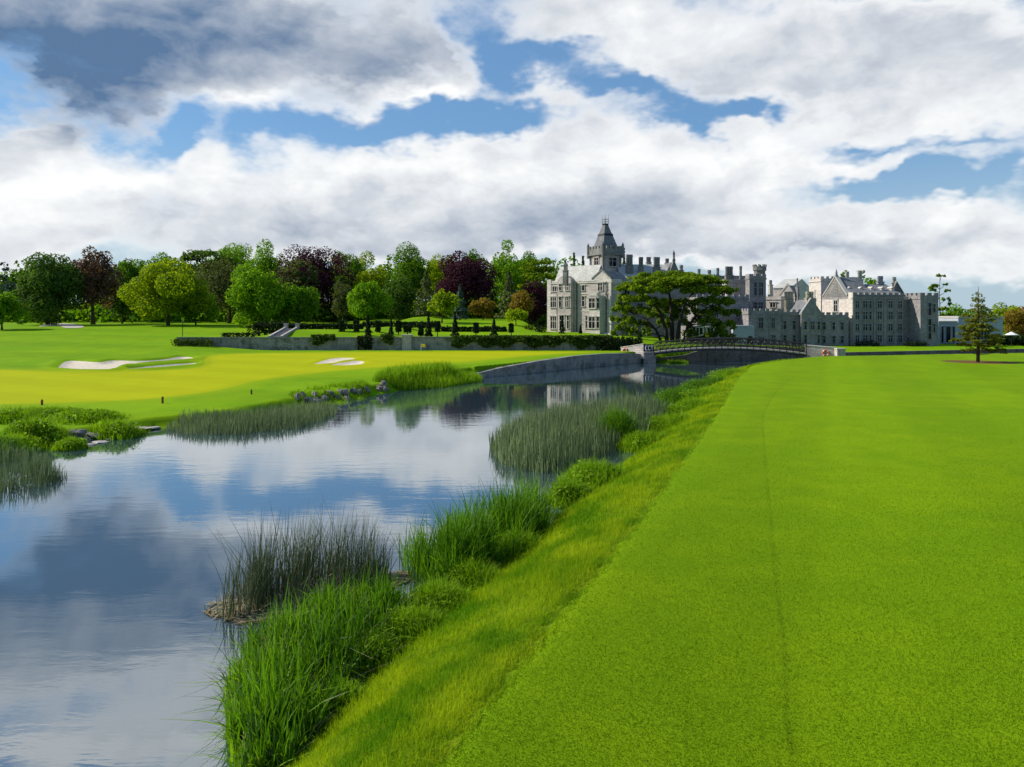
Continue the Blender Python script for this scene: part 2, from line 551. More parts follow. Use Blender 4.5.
M['mulch'] = plain_mat('bark mulch', (0.16, 0.085, 0.03), (0.10, 0.055, 0.02), 0.95, 0.1, 6, bstr=0.8)
M['path'] = plain_mat('pale gravel path', (0.45, 0.41, 0.34), (0.36, 0.33, 0.28), 0.95, 0.1, 2)


def glass_mat():
    m, t, out = new_mat('window glass')
    n = t.noise(obj_pos(t), 0.7, 2, 0.5)
    col = t.mix(t.ss(n, 0.4, 0.6), (0.006, 0.008, 0.012, 1), (0.018, 0.022, 0.030, 1))
    principled(t, out, col, 0.12, 0.22, bump(t, n, 0.25, 0.1))
    return m


M['glass'] = glass_mat()


def water_mat():
    m, t, out = new_mat('river water')
    pos = obj_pos(t)
    w1 = t.noise(t.vm('MULTIPLY', pos, (0.55, 1.6, 1)), 1.1, 3, 0.55, 0.4)
    w2 = t.noise(t.vm('MULTIPLY', pos, (0.8, 2.4, 1)), 5.0, 2, 0.5, 0.2)
    calm = t.ss(t.noise(pos, 0.07, 3, 0.6), 0.38, 0.66, 0.25, 1.0)
    h = t.m('MULTIPLY', t.m('MULTIPLY_ADD', w2, 0.16, w1), calm)
    nrm = bump(t, h, 0.11, 0.050)
    lw = t.new('ShaderNodeFresnel')
    lw.inputs['IOR'].default_value = 1.45
    t.put(lw.inputs['Normal'], nrm)
    fac = t.m('MULTIPLY_ADD', lw.outputs[0], 0.70, 0.31, clamp=True)
    d = t.new('ShaderNodeBsdfDiffuse')
    d.inputs[0].default_value = (0.028, 0.050, 0.064, 1)
    g = t.new('ShaderNodeBsdfGlossy')
    g.inputs['Color'].default_value = (0.93, 0.97, 1.0, 1)
    g.inputs['Roughness'].default_value = 0.025
    t.put(g.inputs['Normal'], nrm)
    mx = t.new('ShaderNodeMixShader')
    t.put(mx.inputs[0], fac)
    t.l.new(d.outputs[0], mx.inputs[1])
    t.l.new(g.outputs[0], mx.inputs[2])
    t.l.new(mx.outputs[0], out.inputs[0])
    return m


M['water'] = water_mat()

# ------------------------------------------------------------------ terrain
def densify(pts, step=1.0):
    out = []
    pts = np.asarray(pts, float)
    # Catmull-Rom through the points
    P = np.vstack([2 * pts[0] - pts[1], pts, 2 * pts[-1] - pts[-2]])
    for i in range(1, len(P) - 2):
        n = max(2, int(np.linalg.norm(P[i + 1] - P[i]) / step))
        for k in range(n):
            t = k / n
            out.append(0.5 * ((2 * P[i]) + (-P[i - 1] + P[i + 1]) * t + (2 * P[i - 1] - 5 * P[i] + 4 * P[i + 1] - P[i + 2]) * t * t
                              + (-P[i - 1] + 3 * P[i] - 3 * P[i + 1] + P[i + 2]) * t ** 3))
    out.append(pts[-1])
    return np.array(out)


def seg_dist(x, y, poly, closed=False):
    """signed distance to a polyline; positive on its right-hand side (inside when closed)"""
    pts = np.asarray(poly, float)
    if closed:
        pts = np.vstack([pts, pts[:1]])
    best = np.full(x.shape, 1e9)
    sgn = np.ones(x.shape)
    inside = np.zeros(x.shape, bool)
    for i in range(len(pts) - 1):
        a, b = pts[i], pts[i + 1]
        d = b - a
        L2 = d @ d + 1e-12
        t = np.clip(((x - a[0]) * d[0] + (y - a[1]) * d[1]) / L2, 0, 1)
        qx, qy = x - (a[0] + t * d[0]), y - (a[1] + t * d[1])
        D = qx * qx + qy * qy
        c = d[1] * (x - a[0]) - d[0] * (y - a[1])
        upd = D < best
        best = np.where(upd, D, best)
        sgn = np.where(upd, np.where(c >= 0, 1.0, -1.0), sgn)
        if closed:
            cr = ((a[1] > y) != (b[1] > y)) & (x < (b[0] - a[0]) * (y - a[1]) / (b[1] - a[1] + 1e-12) + a[0])
            inside ^= cr
    best = np.sqrt(best)
    return np.where(inside, best, -best) if closed else best * sgn


TOE = densify([(-26, -45), (-16.5, -20), (-8.5, 0), (-4.75, 9.8), (-3.7, 13), (-2.56, 16.9), (-.9, 20.7), (1.37, 26.7), (3.9, 33), (8.1, 43.4), (14.0, 59.7),
               (20, 76), (25.5, 88), (31, 96), (37, 101.5), (47, 106), (62, 111), (90, 119), (160, 136), (420, 190)], 2.0)
BND = densify([(-22, -45), (-13, -20), (-4.6, 0), (-1.02, 9.76), (-.19, 11.75), (.95, 14.65), (2.78, 19.06), (6.6, 29), (12.7, 45.3), (20.6, 67.3), (23.4, 74),
               (27.0, 83), (33, 91), (40, 97.5), (48, 101), (62, 106), (90, 114), (160, 131), (420, 185)], 2.0)
LBANK = densify([(-420, 20), (-120, 30), (-60, 36), (-35, 37.5), (-27.5, 39.5), (-24.8, 42.8), (-22.6, 47.0), (-19.2, 51.5), (-16.4, 58.2), (-13.6, 63), (-11.6, 68.2), (-8.6, 73.5), (-5.6, 79), (-4.7, 83.3)], 2.0)
RWALL = densify([(-4.7, 83.3), (-1.4, 86.7), (2.2, 90.6), (6.2, 95.7), (12.2, 102.8), (19.4, 109.8)], 1.0)
FARB = densify([(21.4, 110.2), (28, 110.5), (36, 112.5), (47, 116.5), (62, 121.5), (90, 130), (160, 148), (420, 205)], 2.0)
LEFTLINE = np.vstack([LBANK, RWALL[1:], FARB])

# a faint mowing seam down the fairway
SEAM = densify([(3.0, 5), (3.73, 9.76), (4.84, 13.1), (5.9, 16.5), (8.2, 23.6), (11.8, 34.7), (15.0, 44), (20.5, 57), (27, 70)], 1.0)


def pxpoly(pts, z):
    return np.array([gp(px, py, z if np.isscalar(z) else z(px)) for px, py in pts])


zg = lambda y: -0.8 + 0.9 * sst(50, 112, y)


_YS = np.linspace(34, 280, 5000)


def gpz(px, py):
    """where the ray of a pixel first meets the lawn beyond the river"""
    X = PX(px, _YS)
    z = zg(_YS) + 2.9 * sst(-36, -50, X) * sst(85, 175, _YS)
    i = int(np.argmax(PZ(py, _YS) <= z))
    return np.array([X[i], _YS[i]])


def spoly(pts, step=0.5):
    P = np.array([gpz(*p) for p in pts])
    return densify(np.vstack([P, P[:1]]), step)[:-1]


GREEN = spoly([(-120, 378), (-60, 370), (0, 369.5), (60, 371.5), (120, 371.5), (197, 367.5), (205, 359), (216, 354.8), (260, 353.2), (330, 352.3), (420, 351.6), (520, 351.2), (590, 352.0),
               (560, 353.8), (515, 357.2), (470, 361.5), (400, 366), (330, 371.5), (262, 380), (215, 391), (150, 399), (60, 403), (0, 404.5), (-120, 408)], 1.0)
BUNKERS = [
    spoly([(56.5, 368.6), (66, 361.2), (80, 361.0), (100, 362.2), (112, 360.4), (140, 360.8), (165, 359.2), (180, 356.6), (192, 357.4), (191, 359.5), (165, 361.8), (135, 364.5), (117, 368.8), (113, 370.6), (85, 370.6)], 0.5),
    spoly([(126, 369.6), (145, 366.6), (165, 364.6), (180, 363.6), (196, 362.8), (190, 365.4), (170, 367.6), (150, 369.2), (133, 370.2)], 0.5),
    spoly([(313, 364.2), (325, 360.0), (336, 357.8), (352, 357.8), (353, 359.4), (340, 361.4), (330, 363.8)], 0.4),
    spoly([(330, 365.2), (345, 362.4), (355, 360.8), (363.5, 361.2), (362, 363.6), (350, 365.2)], 0.4),
]
PATH = [spoly([(38, 327), (48, 324.4), (62, 323.6), (74, 324.2), (84, 327.4), (66, 328.2), (60, 326.4), (50, 326.2)], 1.0)]


def gx(parts):
    out = []
    for a, b, s in parts:
        out.append(np.arange(a, b, s))
    return np.concatenate(out + [[parts[-1][1]]])


xs = gx([(-900, -300, 100), (-300, -140, 20), (-140, -62, 4), (-62, -28, .55), (-28, -9, .4), (-9, 17, .26), (17, 62, .55), (62, 100, 2), (100, 180, 8), (180, 300, 20), (300, 900, 100)])
ys = gx([(-60, 0, 6), (0, 5, 1), (5, 34, .24), (34, 60, .45), (60, 114.5, .5), (114.5, 114.9, .4), (114.9, 115.2, .3), (115.2, 130, .6), (130, 185, 2.5), (185, 330, 12), (330, 600, 45), (600, 2000, 280)])
GXX, GYY = np.meshgrid(xs, ys)
gxx, gyy = GXX.ravel(), GYY.ravel()

rs = np.random.RandomState(7)
_ph = [(rs.uniform(-1, 1), rs.uniform(-1, 1), rs.uniform(0, 6.28)) for _ in range(24)]


def wob(x, y, s):
    """cheap smooth noise, about -1..1"""
    v = 0
    for i, (a, b, p) in enumerate(_ph[:10]):
        k = s * (1 + 0.35 * i)
        v = v + np.sin((a * x + b * y) * k + p + 2 * np.sin((b * x - a * y) * k * 0.6 + p)) / (1 + 0.3 * i)
    return v / 4.0


def heights(x, y):
    dT = seg_dist(x, y, TOE)
    dB = seg_dist(x, y, BND)
    dL = -seg_dist(x, y, LEFTLINE)
    # right bank and fairway
    t = np.clip(dT / (dT - np.minimum(dB, 0) + 1e-6), 0, 1)
    prof = 1 - (1 - t) ** 1.5
    zR = WATER - 0.12 + (1.55) * prof + 0.07 * wob(x, y, 1.1) * (t * (1 - t) * 4)
    zR = np.where(dB > 0, 0.0, zR - 0.05 * np.clip(1 + dB / 0.3, 0, 1))
    zfair = 0.07 * wob(x, y, 0.06) * sst(0, 12, dB) + 0.16 * np.exp(-((x - 44) / 9) ** 2 - ((y - 95) / 7) ** 2)
    zfair = zfair + 0.16 * sst(70, 92, y) * sst(4, 16, dB) * sst(60, 40, x)
    zfair = zfair - 0.25 * sst(60, 85, x) * sst(85, 105, y)
    zR = np.where(dB > 0, zR + zfair, zR)
    zR = np.where(dT < 0, WATER - 0.12 + np.maximum(dT * 0.5, -1.2), zR)
    # left bank, lawn and terrace
    hm = sst(-36, -50, x)
    zl = zg(y) + 2.9 * hm * sst(85, 175, y)
    bank = 1 - sst(-24, -16, x)
    terr = 1.9 + bank * 1.1 * sst(119, 126, y)
    terr = terr + 2.3 * sst(127, 172, y) * sst(-27, -20, x) * (1 - sst(1, 7, x)) + 0.9 * sst(140, 172, y) * (1 - sst(-27, -20, x))
    terr = terr * (1 - hm) + (zl) * hm
    terr = np.where(x > 14, np.interp(x, [14, 24, 34, 45, 56], [1.9, 1.15, .5, -.1, -.38]), terr)
    zl = np.where(y > 115.0, terr, zl)
    zlow = np.interp(x, [20, 27, 44, 49, 60], [.05, .45, .40, -.55, -.58])
    zl = np.where(x > 19, zlow + (terr - zlow) * sst(3, 9, dL), zl)
    zl = zl + 7 * sst(190, 330, y) * (1 - sst(20, 90, x))
    zl = zl + 0.04 * wob(x, y, 0.08) * sst(2, 10, dL)
    for ib, B in enumerate(BUNKERS):
        b = seg_dist(x, y, B, True)
        if ib > 1:
            zl = zl - 0.16 * sst(-0.3, 0.6, b) + 0.07 * np.exp(-((b + 0.8) / 0.6) ** 2)
            continue
        zl = zl - 0.30 * sst(-0.35, 0.7, b) + 0.24 * np.exp(-((b + 0.8) / 0.6) ** 2)
    # natural bank below the lawn, steep where the walls stand
    wallside = (x > -4.4) & (y > 83.2)
    k = np.where(wallside, np.clip((dL - 0.36) / 0.55, 0, 1), 0.18 * sst(0, .5, dL) + 0.62 * sst(0.5, 1.5, dL + .35 * wob(x, y, .9)) + 0.20 * np.clip(dL / 3.0, 0, 1))
    zL = WATER - 0.1 + (zl - WATER + 0.1) * k
    zL = np.where(dL < 0, WATER - 0.12 + np.maximum(dL * 0.5, -1.2), zL)
    z = np.where(dT > 0, zR, np.where(dL > 0, zL, np.maximum(np.maximum(zR, zL), WATER - 1.3)))
    return z, dT, dB, dL


gz, gT, gB, gL = heights(gxx, gyy)


def ground_z(x, y):
    return heights(np.atleast_1d(np.asarray(x, float)), np.atleast_1d(np.asarray(y, float)))[0]


ny, nx = GXX.shape
Zg = gz.reshape(ny, nx)
dzdy, dzdx = np.gradient(Zg, ys, xs)
NRM = np.stack([-dzdx.ravel(), -dzdy.ravel(), np.ones(nx * ny)], 1)
NRM /= np.linalg.norm(NRM, axis=1)[:, None]

sdG = seg_dist(gxx, gyy, GREEN, True)
sdS = np.max([seg_dist(gxx, gyy, B, True) for B in BUNKERS], axis=0)
sdP = sdG * 0 - 5
MULCH = np.array([PX(978, 88.8), 88.8])
sdM = 3.4 - np.hypot((gxx - MULCH[0] - 0.2) / 1.25, gyy - MULCH[1])
sdB = gB + 0.14 * wob(gxx, gyy, 1.5) + 0.05 * wob(gxx, gyy, 6.0)
# only the strip along the seam
gSeam = np.where((gyy < 75) & (gyy > 2), seg_dist(gxx, gyy, SEAM), 5.0)

ATT = np.column_stack([gxx, gyy, gz, NRM, sdB, sdG, sdS, sdP, sdM, gT, gL, gSeam])
iB, iG, iS, iP, iM, iT, iL, iSe = range(6, 14)
idx = np.arange(nx * ny).reshape(ny, nx)
a, b, c, d = idx[:-1, :-1].ravel(), idx[:-1, 1:].ravel(), idx[1:, 1:].ravel(), idx[1:, :-1].ravel()
TRI = np.concatenate([np.stack([a, b, c], 1), np.stack([a, c, d], 1)])
soup = ATT[TRI]                                  # (n,3,attrs)


def clip(soup, i):
    """split a triangle soup along attribute i = 0"""
    v = soup[:, :, i]
    pos = v > 0
    npos = pos.sum(1)
    yes, no = [soup[npos == 3]], [soup[npos == 0]]
    for k in (1, 2):
        S = soup[npos == k]
        if not len(S):
            continue
        p = S[:, :, i] > 0
        odd = np.argmax(p if k == 1 else ~p, axis=1)          # the lone corner
        r = np.arange(len(S))
        A, B, C = S[r, odd], S[r, (odd + 1) % 3], S[r, (odd + 2) % 3]
        tb = (A[:, i] / (A[:, i] - B[:, i]))[:, None]
        tc_ = (A[:, i] / (A[:, i] - C[:, i]))[:, None]
        AB, AC = A + (B - A) * tb, A + (C - A) * tc_
        lone = np.stack([A, AB, AC], 1)
        two = np.concatenate([np.stack([AB, B, C], 1), np.stack([AB, C, AC], 1)])
        (yes if k == 1 else no).append(lone)
        (no if k == 1 else yes).append(two)
    return np.concatenate(yes), np.concatenate(no)


def surface(name, soup, mat, label, attrs=None, kind='structure'):
    V = soup.reshape(-1, soup.shape[2])
    key = np.round(V[:, :2] * 2000).astype(np.int64)
    _, first, inv = np.unique(key[:, 0] * 40000003 + key[:, 1], return_index=True, return_inverse=True)
    U = V[first]
    F = inv.reshape(-1, 3)
    F = F[(F[:, 0] != F[:, 1]) & (F[:, 1] != F[:, 2]) & (F[:, 0] != F[:, 2])]
    at = {k: U[:, j] for k, j in (attrs or {}).items()}
    nn = U[:, 3:6] / np.linalg.norm(U[:, 3:6], axis=1)[:, None]
    o = mesh_obj(name, U[:, :3], F.astype(np.int32), mat, smooth=True, attrs=at, normals=nn)
    return tag(o, label, kind=kind)


fair, rest = clip(soup, iB)
mul, fair = clip(fair, iM)
surface('fairway', fair, M['fairway'], 'mown fairway sloping away beside the river', {'line': iSe})
surface('mulch_bed', mul, M['mulch'], 'brown mulch circle under the lone conifer')
bankR, rest = clip(rest, iT)
sand, rest = clip(rest, iS)
grn, rest = clip(rest, iG)
surface('river_bank', bankR, M['rough'], 'rough grass bank between fairway and river')
surface('bunker_sand', sand, M['sand'], 'pale sand of the bunkers beside the green')
surface('putting_green', grn, M['green'], 'sunlit yellow-green putting green', {'edge': iG})
Pp = PATH[0]
pc = Pp.mean(0)
rings = [pc + (Pp - pc) * s for s in (1, .75, .5, .25)]
pv = np.vstack(rings + [pc[None]])
np_ = len(Pp)
pf3 = np.array([(3 * np_ + i, 3 * np_ + (i + 1) % np_, 4 * np_) for i in range(np_)])
pf4 = np.array([(k * np_ + i, k * np_ + (i + 1) % np_, (k + 1) * np_ + (i + 1) % np_, (k + 1) * np_ + i) for k in range(3) for i in range(np_)])
tag(mesh_obj('path', np.column_stack([pv, ground_z(pv[:, 0], pv[:, 1]) + .07]), [pf3, pf4], M['path'], smooth=True), 'pale gravel path under the dark tree', kind='structure')
surface('ground', rest, M['lawn'], 'lawns and terraces beyond the river', {'edge': iG})

# the river
wv = np.array([(-900, -80, WATER), (900, -80, WATER), (900, 420, WATER), (-900, 420, WATER)])
# one flat sheet; the banks rise through it
tag(mesh_obj('river', wv, np.array([[0, 1, 2, 3]]), M['water']), 'calm river reflecting the cloudy sky', kind='structure')

# ------------------------------------------------------------------ vegetation builders
def unit(v):
    return v / (np.linalg.norm(v, axis=-1, keepdims=True) + 1e-9)


def sph(r, n):
    return unit(r.normal(size=(n, 3)))


def leaf_quads(r, P, N, size, elong=1.4):
    n = len(P)
    size = np.broadcast_to(np.asarray(size, float), (n,))[:, None]
    t = unit(np.cross(N, r.normal(size=(n, 3))))
    b = np.cross(unit(N), t)
    V = np.stack([P + t * size * elong / 2, P + b * size / 2, P - t * size * elong / 2, P - b * size / 2], 1).reshape(-1, 3)
    F = np.arange(n * 4).reshape(-1, 4)
    return V, F, np.repeat(r.rand(n), 4)


def crown_lobes(r, c, rad, nl, lobe=0.42, low=-0.55):
    """lobe centres spread over an ellipsoid, with a couple inside"""
    k = np.arange(nl) + 0.5
    zc = 1 - (1 - low) * k / nl
    th = k * 2.399963 + r.uniform(0, 6.28)
    rr = np.sqrt(np.clip(1 - zc * zc, 0, 1))
    D = np.stack([rr * np.cos(th), rr * np.sin(th), zc], 1) + r.normal(size=(nl, 3)) * 0.17
    f = r.uniform(0.46, 0.84, nl)[:, None]
    C = c + D * f * rad
    R = lobe * r.uniform(0.55, 1.2, nl)[:, None] * np.array([rad[0], rad[1], min(rad[2], rad[0] * 1.15)])
    C = np.vstack([C, c + r.normal(size=(2, 3)) * 0.15 * rad])
    R = np.vstack([R, np.array([rad * 0.5, rad * 0.5])])
    return C, R


def fill_lobes(r, C, R, n, size, inner=0.55, flat=0.0):
    w = R.prod(1) ** (2 / 3)
    cnt = np.maximum(1, (w / w.sum() * n).astype(int))
    ii = np.repeat(np.arange(len(C)), cnt)
    d = sph(r, len(ii))
    rad = inner + (1.06 - inner) * r.rand(len(ii)) ** 0.45
    P = C[ii] + d * rad[:, None] * R[ii]
    N = unit(d * 0.8 + r.normal(size=d.shape) * 0.55 + np.array([0, 0, flat + 0.25]))
    return leaf_quads(r, P, N, size * r.uniform(0.6, 1.35, len(ii)))


def tree_wood(r, base, top, tr, targets, k=6):
    mb = MB()
    h = top[2] - base[2]
    n = 6
    s = np.linspace(0, 1, n)[:, None]
    mid = base + (top - base) * s + np.concatenate([np.zeros((1, 3)), r.normal(size=(n - 1, 3)) * np.array([.015, .015, 0]) * h])
    rad = tr * (1 - 0.78 * s[:, 0])
    rad[0] *= 1.45
    mid[0, 2] -= 0.3
    mb.tube(mid, rad, 7)
    for q in targets:
        f = r.uniform(0.25, 0.75)
        j = f * (n - 1)
        i = int(j)
        p0 = mid[i] + (mid[min(i + 1, n - 1)] - mid[i]) * (j - i)
        p1 = p0 + (q - p0) * 0.5 + np.array([0, 0, -0.04 * h])
        mb.tube(np.array([p0, p1, q]), [tr * 0.36, tr * 0.22, tr * 0.06], 5, cap=False)
    return mb


def tree(name, label, cat, px, Y, top, hw, mat, cb=0.22, group=None, seed=0, nl=16, dens=1.0, leaf=0.37, lobe=0.42, ry=None, zb=None, X=None, inner=0.5, low=-0.8):
    r = np.random.RandomState(seed)
    X = PX(px, Y) if X is None else X
    zb = float(ground_z(X, Y)[0]) if zb is None else zb
    zt = PZ(top, Y)
    h = zt - zb
    R = hw / FPX * Y
    base = np.array([X, Y, zb])
    root = empty(name, base, label, cat, group)
    z0 = zb + cb * h
    c = np.array([X, Y, (z0 + zt) / 2])
    rad = np.array([R, R if ry is None else ry, (zt - z0) / 2])
    C, RR = crown_lobes(r, c, rad, nl, lobe, low)
    wood = tree_wood(r, base, np.array([X, Y, zb + h * 0.72]), max(0.12, 0.022 * h), C[r.permutation(len(C))[:9]])
    wood.build('trunk', M['bark'], root, smooth=True)
    npx = 3.14 * hw * (zt - z0) / 2 / Y * FPX * (1.0 if leaf < .9 else 1.6)
    n = int(np.clip(npx * 2.0 * dens / (leaf / 0.55) ** 2, 300, 20000))
    V, F, a = fill_lobes(r, C, RR, n, leaf, inner)
    mesh_obj('crown', V, F, M[mat], root, attrs={'rnd': a})
    return root


def spire_tree(name, label, cat, px, Y, top, hw, mat, seed=0, group=None, zb=None, leaf=0.5, dens=1.0, cb=0.04, power=0.85):
    """conical conifer"""
    r = np.random.RandomState(seed)
    X = PX(px, Y)
    zb = float(ground_z(X, Y)[0]) if zb is None else zb
    h = PZ(top, Y) - zb
    R = hw / FPX * Y
    root = empty(name, (X, Y, zb), label, cat, group)
    MB().tube(np.array([(X, Y, zb - .3), (X, Y, zb + h * .5), (X, Y, zb + h * .98)]), [.028 * h, .016 * h, .004 * h], 6).build('trunk', M['bark'], root, True)
    n = int(np.clip(hw * h / Y * FPX * 1.6 * dens, 300, 5000))
    t = cb + (1 - cb) * r.rand(n) ** 1.25
    ring = 1 + 0.22 * np.sin(t * 26 + r.rand(n) * 1.2)
    rr = R * (1 - t) ** power * ring * (0.45 + 0.55 * r.rand(n) ** .5)
    th = r.rand(n) * 6.283
    th = th + 0.35 * np.sin(th * 5 + t * 9)
    P = np.stack([X + rr * np.cos(th), Y + rr * np.sin(th), zb + h * t], 1)
    N = unit(np.stack([np.cos(th) * .6, np.sin(th) * .6, np.full(n, .7)], 1) + r.normal(size=(n, 3)) * .4)
    V, F, a = leaf_quads(r, P, N, leaf * r.uniform(.6, 1.3, n))
    mesh_obj('crown', V, F, M[mat], root, attrs={'rnd': a})
    return root


def pads_tree(name, label, cat, base, trunks, pads, mat, seed=0, leaf=.28, per=420, group=None, limb_r=.16, bark='bark'):
    """cedar or pine: flat pads of foliage on long limbs. pads: (x, y, z, rx, ry, rz)"""
    r = np.random.RandomState(seed)
    root = empty(name, base, label, cat, group)
    mb = MB()
    dense = []
    for pts, rad in trunks:
        mb.tube(np.asarray(pts), rad, 8)
        pts = np.asarray(pts, float)
        s = np.linspace(0, len(pts) - 1, 40)
        dense.append(np.stack([np.interp(s, np.arange(len(pts)), pts[:, k]) for k in range(3)], 1)[4:])
    allp = np.concatenate(dense)
    for (x, y, z, rx, ry, rz) in pads:
        q = np.array([x, y, z])
        d = np.hypot(allp[:, 0] - x, allp[:, 1] - y) + np.abs(allp[:, 2] - (z - 1.2)) * 1.6
        p0 = allp[np.argmin(d)]
        m1 = p0 + (q - p0) * .55 + np.array([0, 0, .25 * (z - p0[2]) * .2 - .25])
        mb.tube(np.array([p0, m1, q - np.array([0, 0, rz * .4])]), [limb_r, limb_r * .7, limb_r * .25], 6, cap=False)
        for _ in range(4):
            e = q + np.array([rx * r.uniform(-.7, .7), ry * r.uniform(-.7, .7), -rz * .2])
            mb.tube(np.array([m1 + (q - m1) * .5, e]), [limb_r * .4, limb_r * .1], 4, cap=False)
    mb.build('trunk', M[bark], root, True)
    PP, NN = [], []
    for (x, y, z, rx, ry, rz) in pads:
        n = int(per * rx * ry / 3)
        # each pad is a plate of smaller sprays
        k = max(5, int(rx * ry * 2.2))
        th = r.rand(k) * 6.283
        rr = r.rand(k) ** .5
        cx_, cy_ = x + rx * rr * np.cos(th), y + ry * rr * np.sin(th)
        cz_ = z - rz * .9 * rr ** 2 + r.normal(size=k) * rz * .35
        ii = r.randint(0, k, n)
        d = sph(r, n) * (r.rand(n) ** .4)[:, None]
        s = .34 * (rx + ry) / 2
        P = np.stack([cx_[ii] + d[:, 0] * s, cy_[ii] + d[:, 1] * s, cz_[ii] + d[:, 2] * rz * .75], 1)
        PP.append(P)
        NN.append(unit(np.array([0, 0, .9]) + r.normal(size=(n, 3)) * .55 + d * .4))
    P, N = np.concatenate(PP), np.concatenate(NN)
    V, F, a = leaf_quads(r, P, N, leaf * r.uniform(.6, 1.4, len(P)), 1.7)
    mesh_obj('crown', V, F, M[mat], root, attrs={'rnd': a})
    return root


def blades(r, P, h, w, lean=0.25, segs=3, droop=0.0, wind=(0.0, 0.0)):
    """tapering blades standing at P (n,3): strips of quads"""
    n = len(P)
    h = np.broadcast_to(np.asarray(h, float), (n,))
    w = np.broadcast_to(np.asarray(w, float), (n,))
    th = r.rand(n) * 6.283
    L = np.stack([np.cos(th), np.sin(th), np.zeros(n)], 1) * (np.abs(r.normal(size=n)) * lean)[:, None] + np.array([wind[0], wind[1], 0])
    ph = r.rand(n) * 6.283
    S = np.stack([np.cos(ph), np.sin(ph), np.zeros(n)], 1)
    V = np.zeros((n, segs + 1, 2, 3))
    dr = droop * r.rand(n)
    for i in range(segs + 1):
        t = i / segs
        c = P + np.array([0, 0, 1.0]) * (h * (t - dr * t ** 3))[:, None] + L * (h * (t ** 2 * .6 + t * .4 + dr * t ** 3))[:, None]
        ww = (w * .5 * (1 - t ** 1.8) + .0015)[:, None] * S
        V[:, i, 0], V[:, i, 1] = c - ww, c + ww
    k = (segs + 1) * 2
    o = np.arange(n)[:, None] * k
    F = np.concatenate([o + np.array([[2 * i, 2 * i + 1, 2 * i + 3, 2 * i + 2]]) for i in range(segs)])
    return V.reshape(-1, 3), F, np.repeat(r.rand(n), k)


def scatter(r, poly, n, clump=0):
    poly = np.asarray(poly)
    lo, hi = poly.min(0), poly.max(0)
    out = np.zeros((0, 2))
    while len(out) < n:
        q = lo + (hi - lo) * r.rand(n * 3, 2)
        if clump:
            k = lo + (hi - lo) * r.rand(clump, 2)
            q = k[r.randint(0, clump, n * 3)] + r.normal(size=(n * 3, 2)) * .16 * np.sqrt((hi - lo).prod() / clump) * 2
        out = np.vstack([out, q[seg_dist(q[:, 0], q[:, 1], poly, True) > 0]])
    return out[:n]


def edge_fade(r, poly, q, reach):
    """lower plants towards a clump's edge"""
    d = seg_dist(q[:, 0], q[:, 1], np.asarray(poly), True)
    return .55 + .45 * np.clip(d / reach, 0, 1)


def put_on_ground(q, floor=WATER - .15):
    return np.column_stack([q, np.maximum(ground_z(q[:, 0], q[:, 1]) - .03, floor)])


def reeds(name, label, cat, poly, n, h, w, mat, seed, lean=.2, segs=3, droop=0., group='reed and rush beds along the river', clump=0, fade=.8, extra=None, wind=(0, 0), hv=.3):
    """one bed of reeds; extra: a second kind of blade mixed in as a part"""
    r = np.random.RandomState(seed)
    poly = np.asarray(poly)
    c = poly.mean(0)
    q = scatter(r, poly, n, clump)
    P = put_on_ground(q)
    H = h * (1 - hv + 2 * hv * r.rand(n)) * edge_fade(r, poly, q, fade)
    H = np.maximum(H, .25 * h)
    V, F, a = blades(r, P, H, w * r.uniform(.6, 1.3, n), lean, segs, droop, wind)
    org = (c[0], c[1], max(WATER, float(ground_z(c[0], c[1])[0])))
    root = empty(name, org, label, cat, group)
    mesh_obj('leaves', V, F, M[mat], root, attrs={'rnd': a})
    for (nm, n2, h2, w2, mat2, lean2, droop2) in (extra or []):
        q = scatter(r, poly, n2)
        V, F, a = blades(r, put_on_ground(q), h2 * r.uniform(.5, 1.2, n2) * edge_fade(r, poly, q, fade), w2 * r.uniform(.6, 1.3, n2), lean2, 3, droop2)
        mesh_obj(nm, V, F, M[mat2], root, attrs={'rnd': a})
    return root


def leafy_clump(name, label, cat, c, R, h, mat, seed, n=1400, group=None, leaf=.12, nb=700, z=None, ry=None):
    """a soft mound of leafy growth: blades plus leaves over a few lobes"""
    r = np.random.RandomState(seed)
    z = max(float(ground_z(c[0], c[1])[0]), WATER) if z is None else z
    ry = ry or R
    k = 9
    th = r.rand(k) * 6.283
    rr = r.rand(k) ** .5 * .62
    C = np.stack([c[0] + R * rr * np.cos(th), c[1] + ry * rr * np.sin(th), z + h * (.38 + .25 * (1 - rr) * r.rand(k))], 1)
    RR = np.stack([R * r.uniform(.34, .5, k), ry * r.uniform(.34, .5, k), h * r.uniform(.32, .46, k)], 1)
    V, F, a = fill_lobes(r, C, RR, n, leaf, .4, .2)
    q = np.array(c) + np.clip(r.normal(size=(nb, 2)) * .42, -.95, .95) * np.array([R, ry])
    e = np.clip(1.15 - np.hypot((q[:, 0] - c[0]) / R, (q[:, 1] - c[1]) / ry) * .7, .25, 1)
    P = np.column_stack([q, np.maximum(ground_z(q[:, 0], q[:, 1]), WATER) - .02])
    V2, F2, a2 = blades(r, P, h * 1.12 * e * r.uniform(.6, 1.15, nb), leaf * .34, .34, 3, .45)
    o = mesh_obj(name, np.vstack([V, V2]), np.vstack([F, F2 + len(V)]), M[mat], origin=(c[0], c[1], z), attrs={'rnd': np.concatenate([a, a2])})
    return tag(o, label, cat, group)


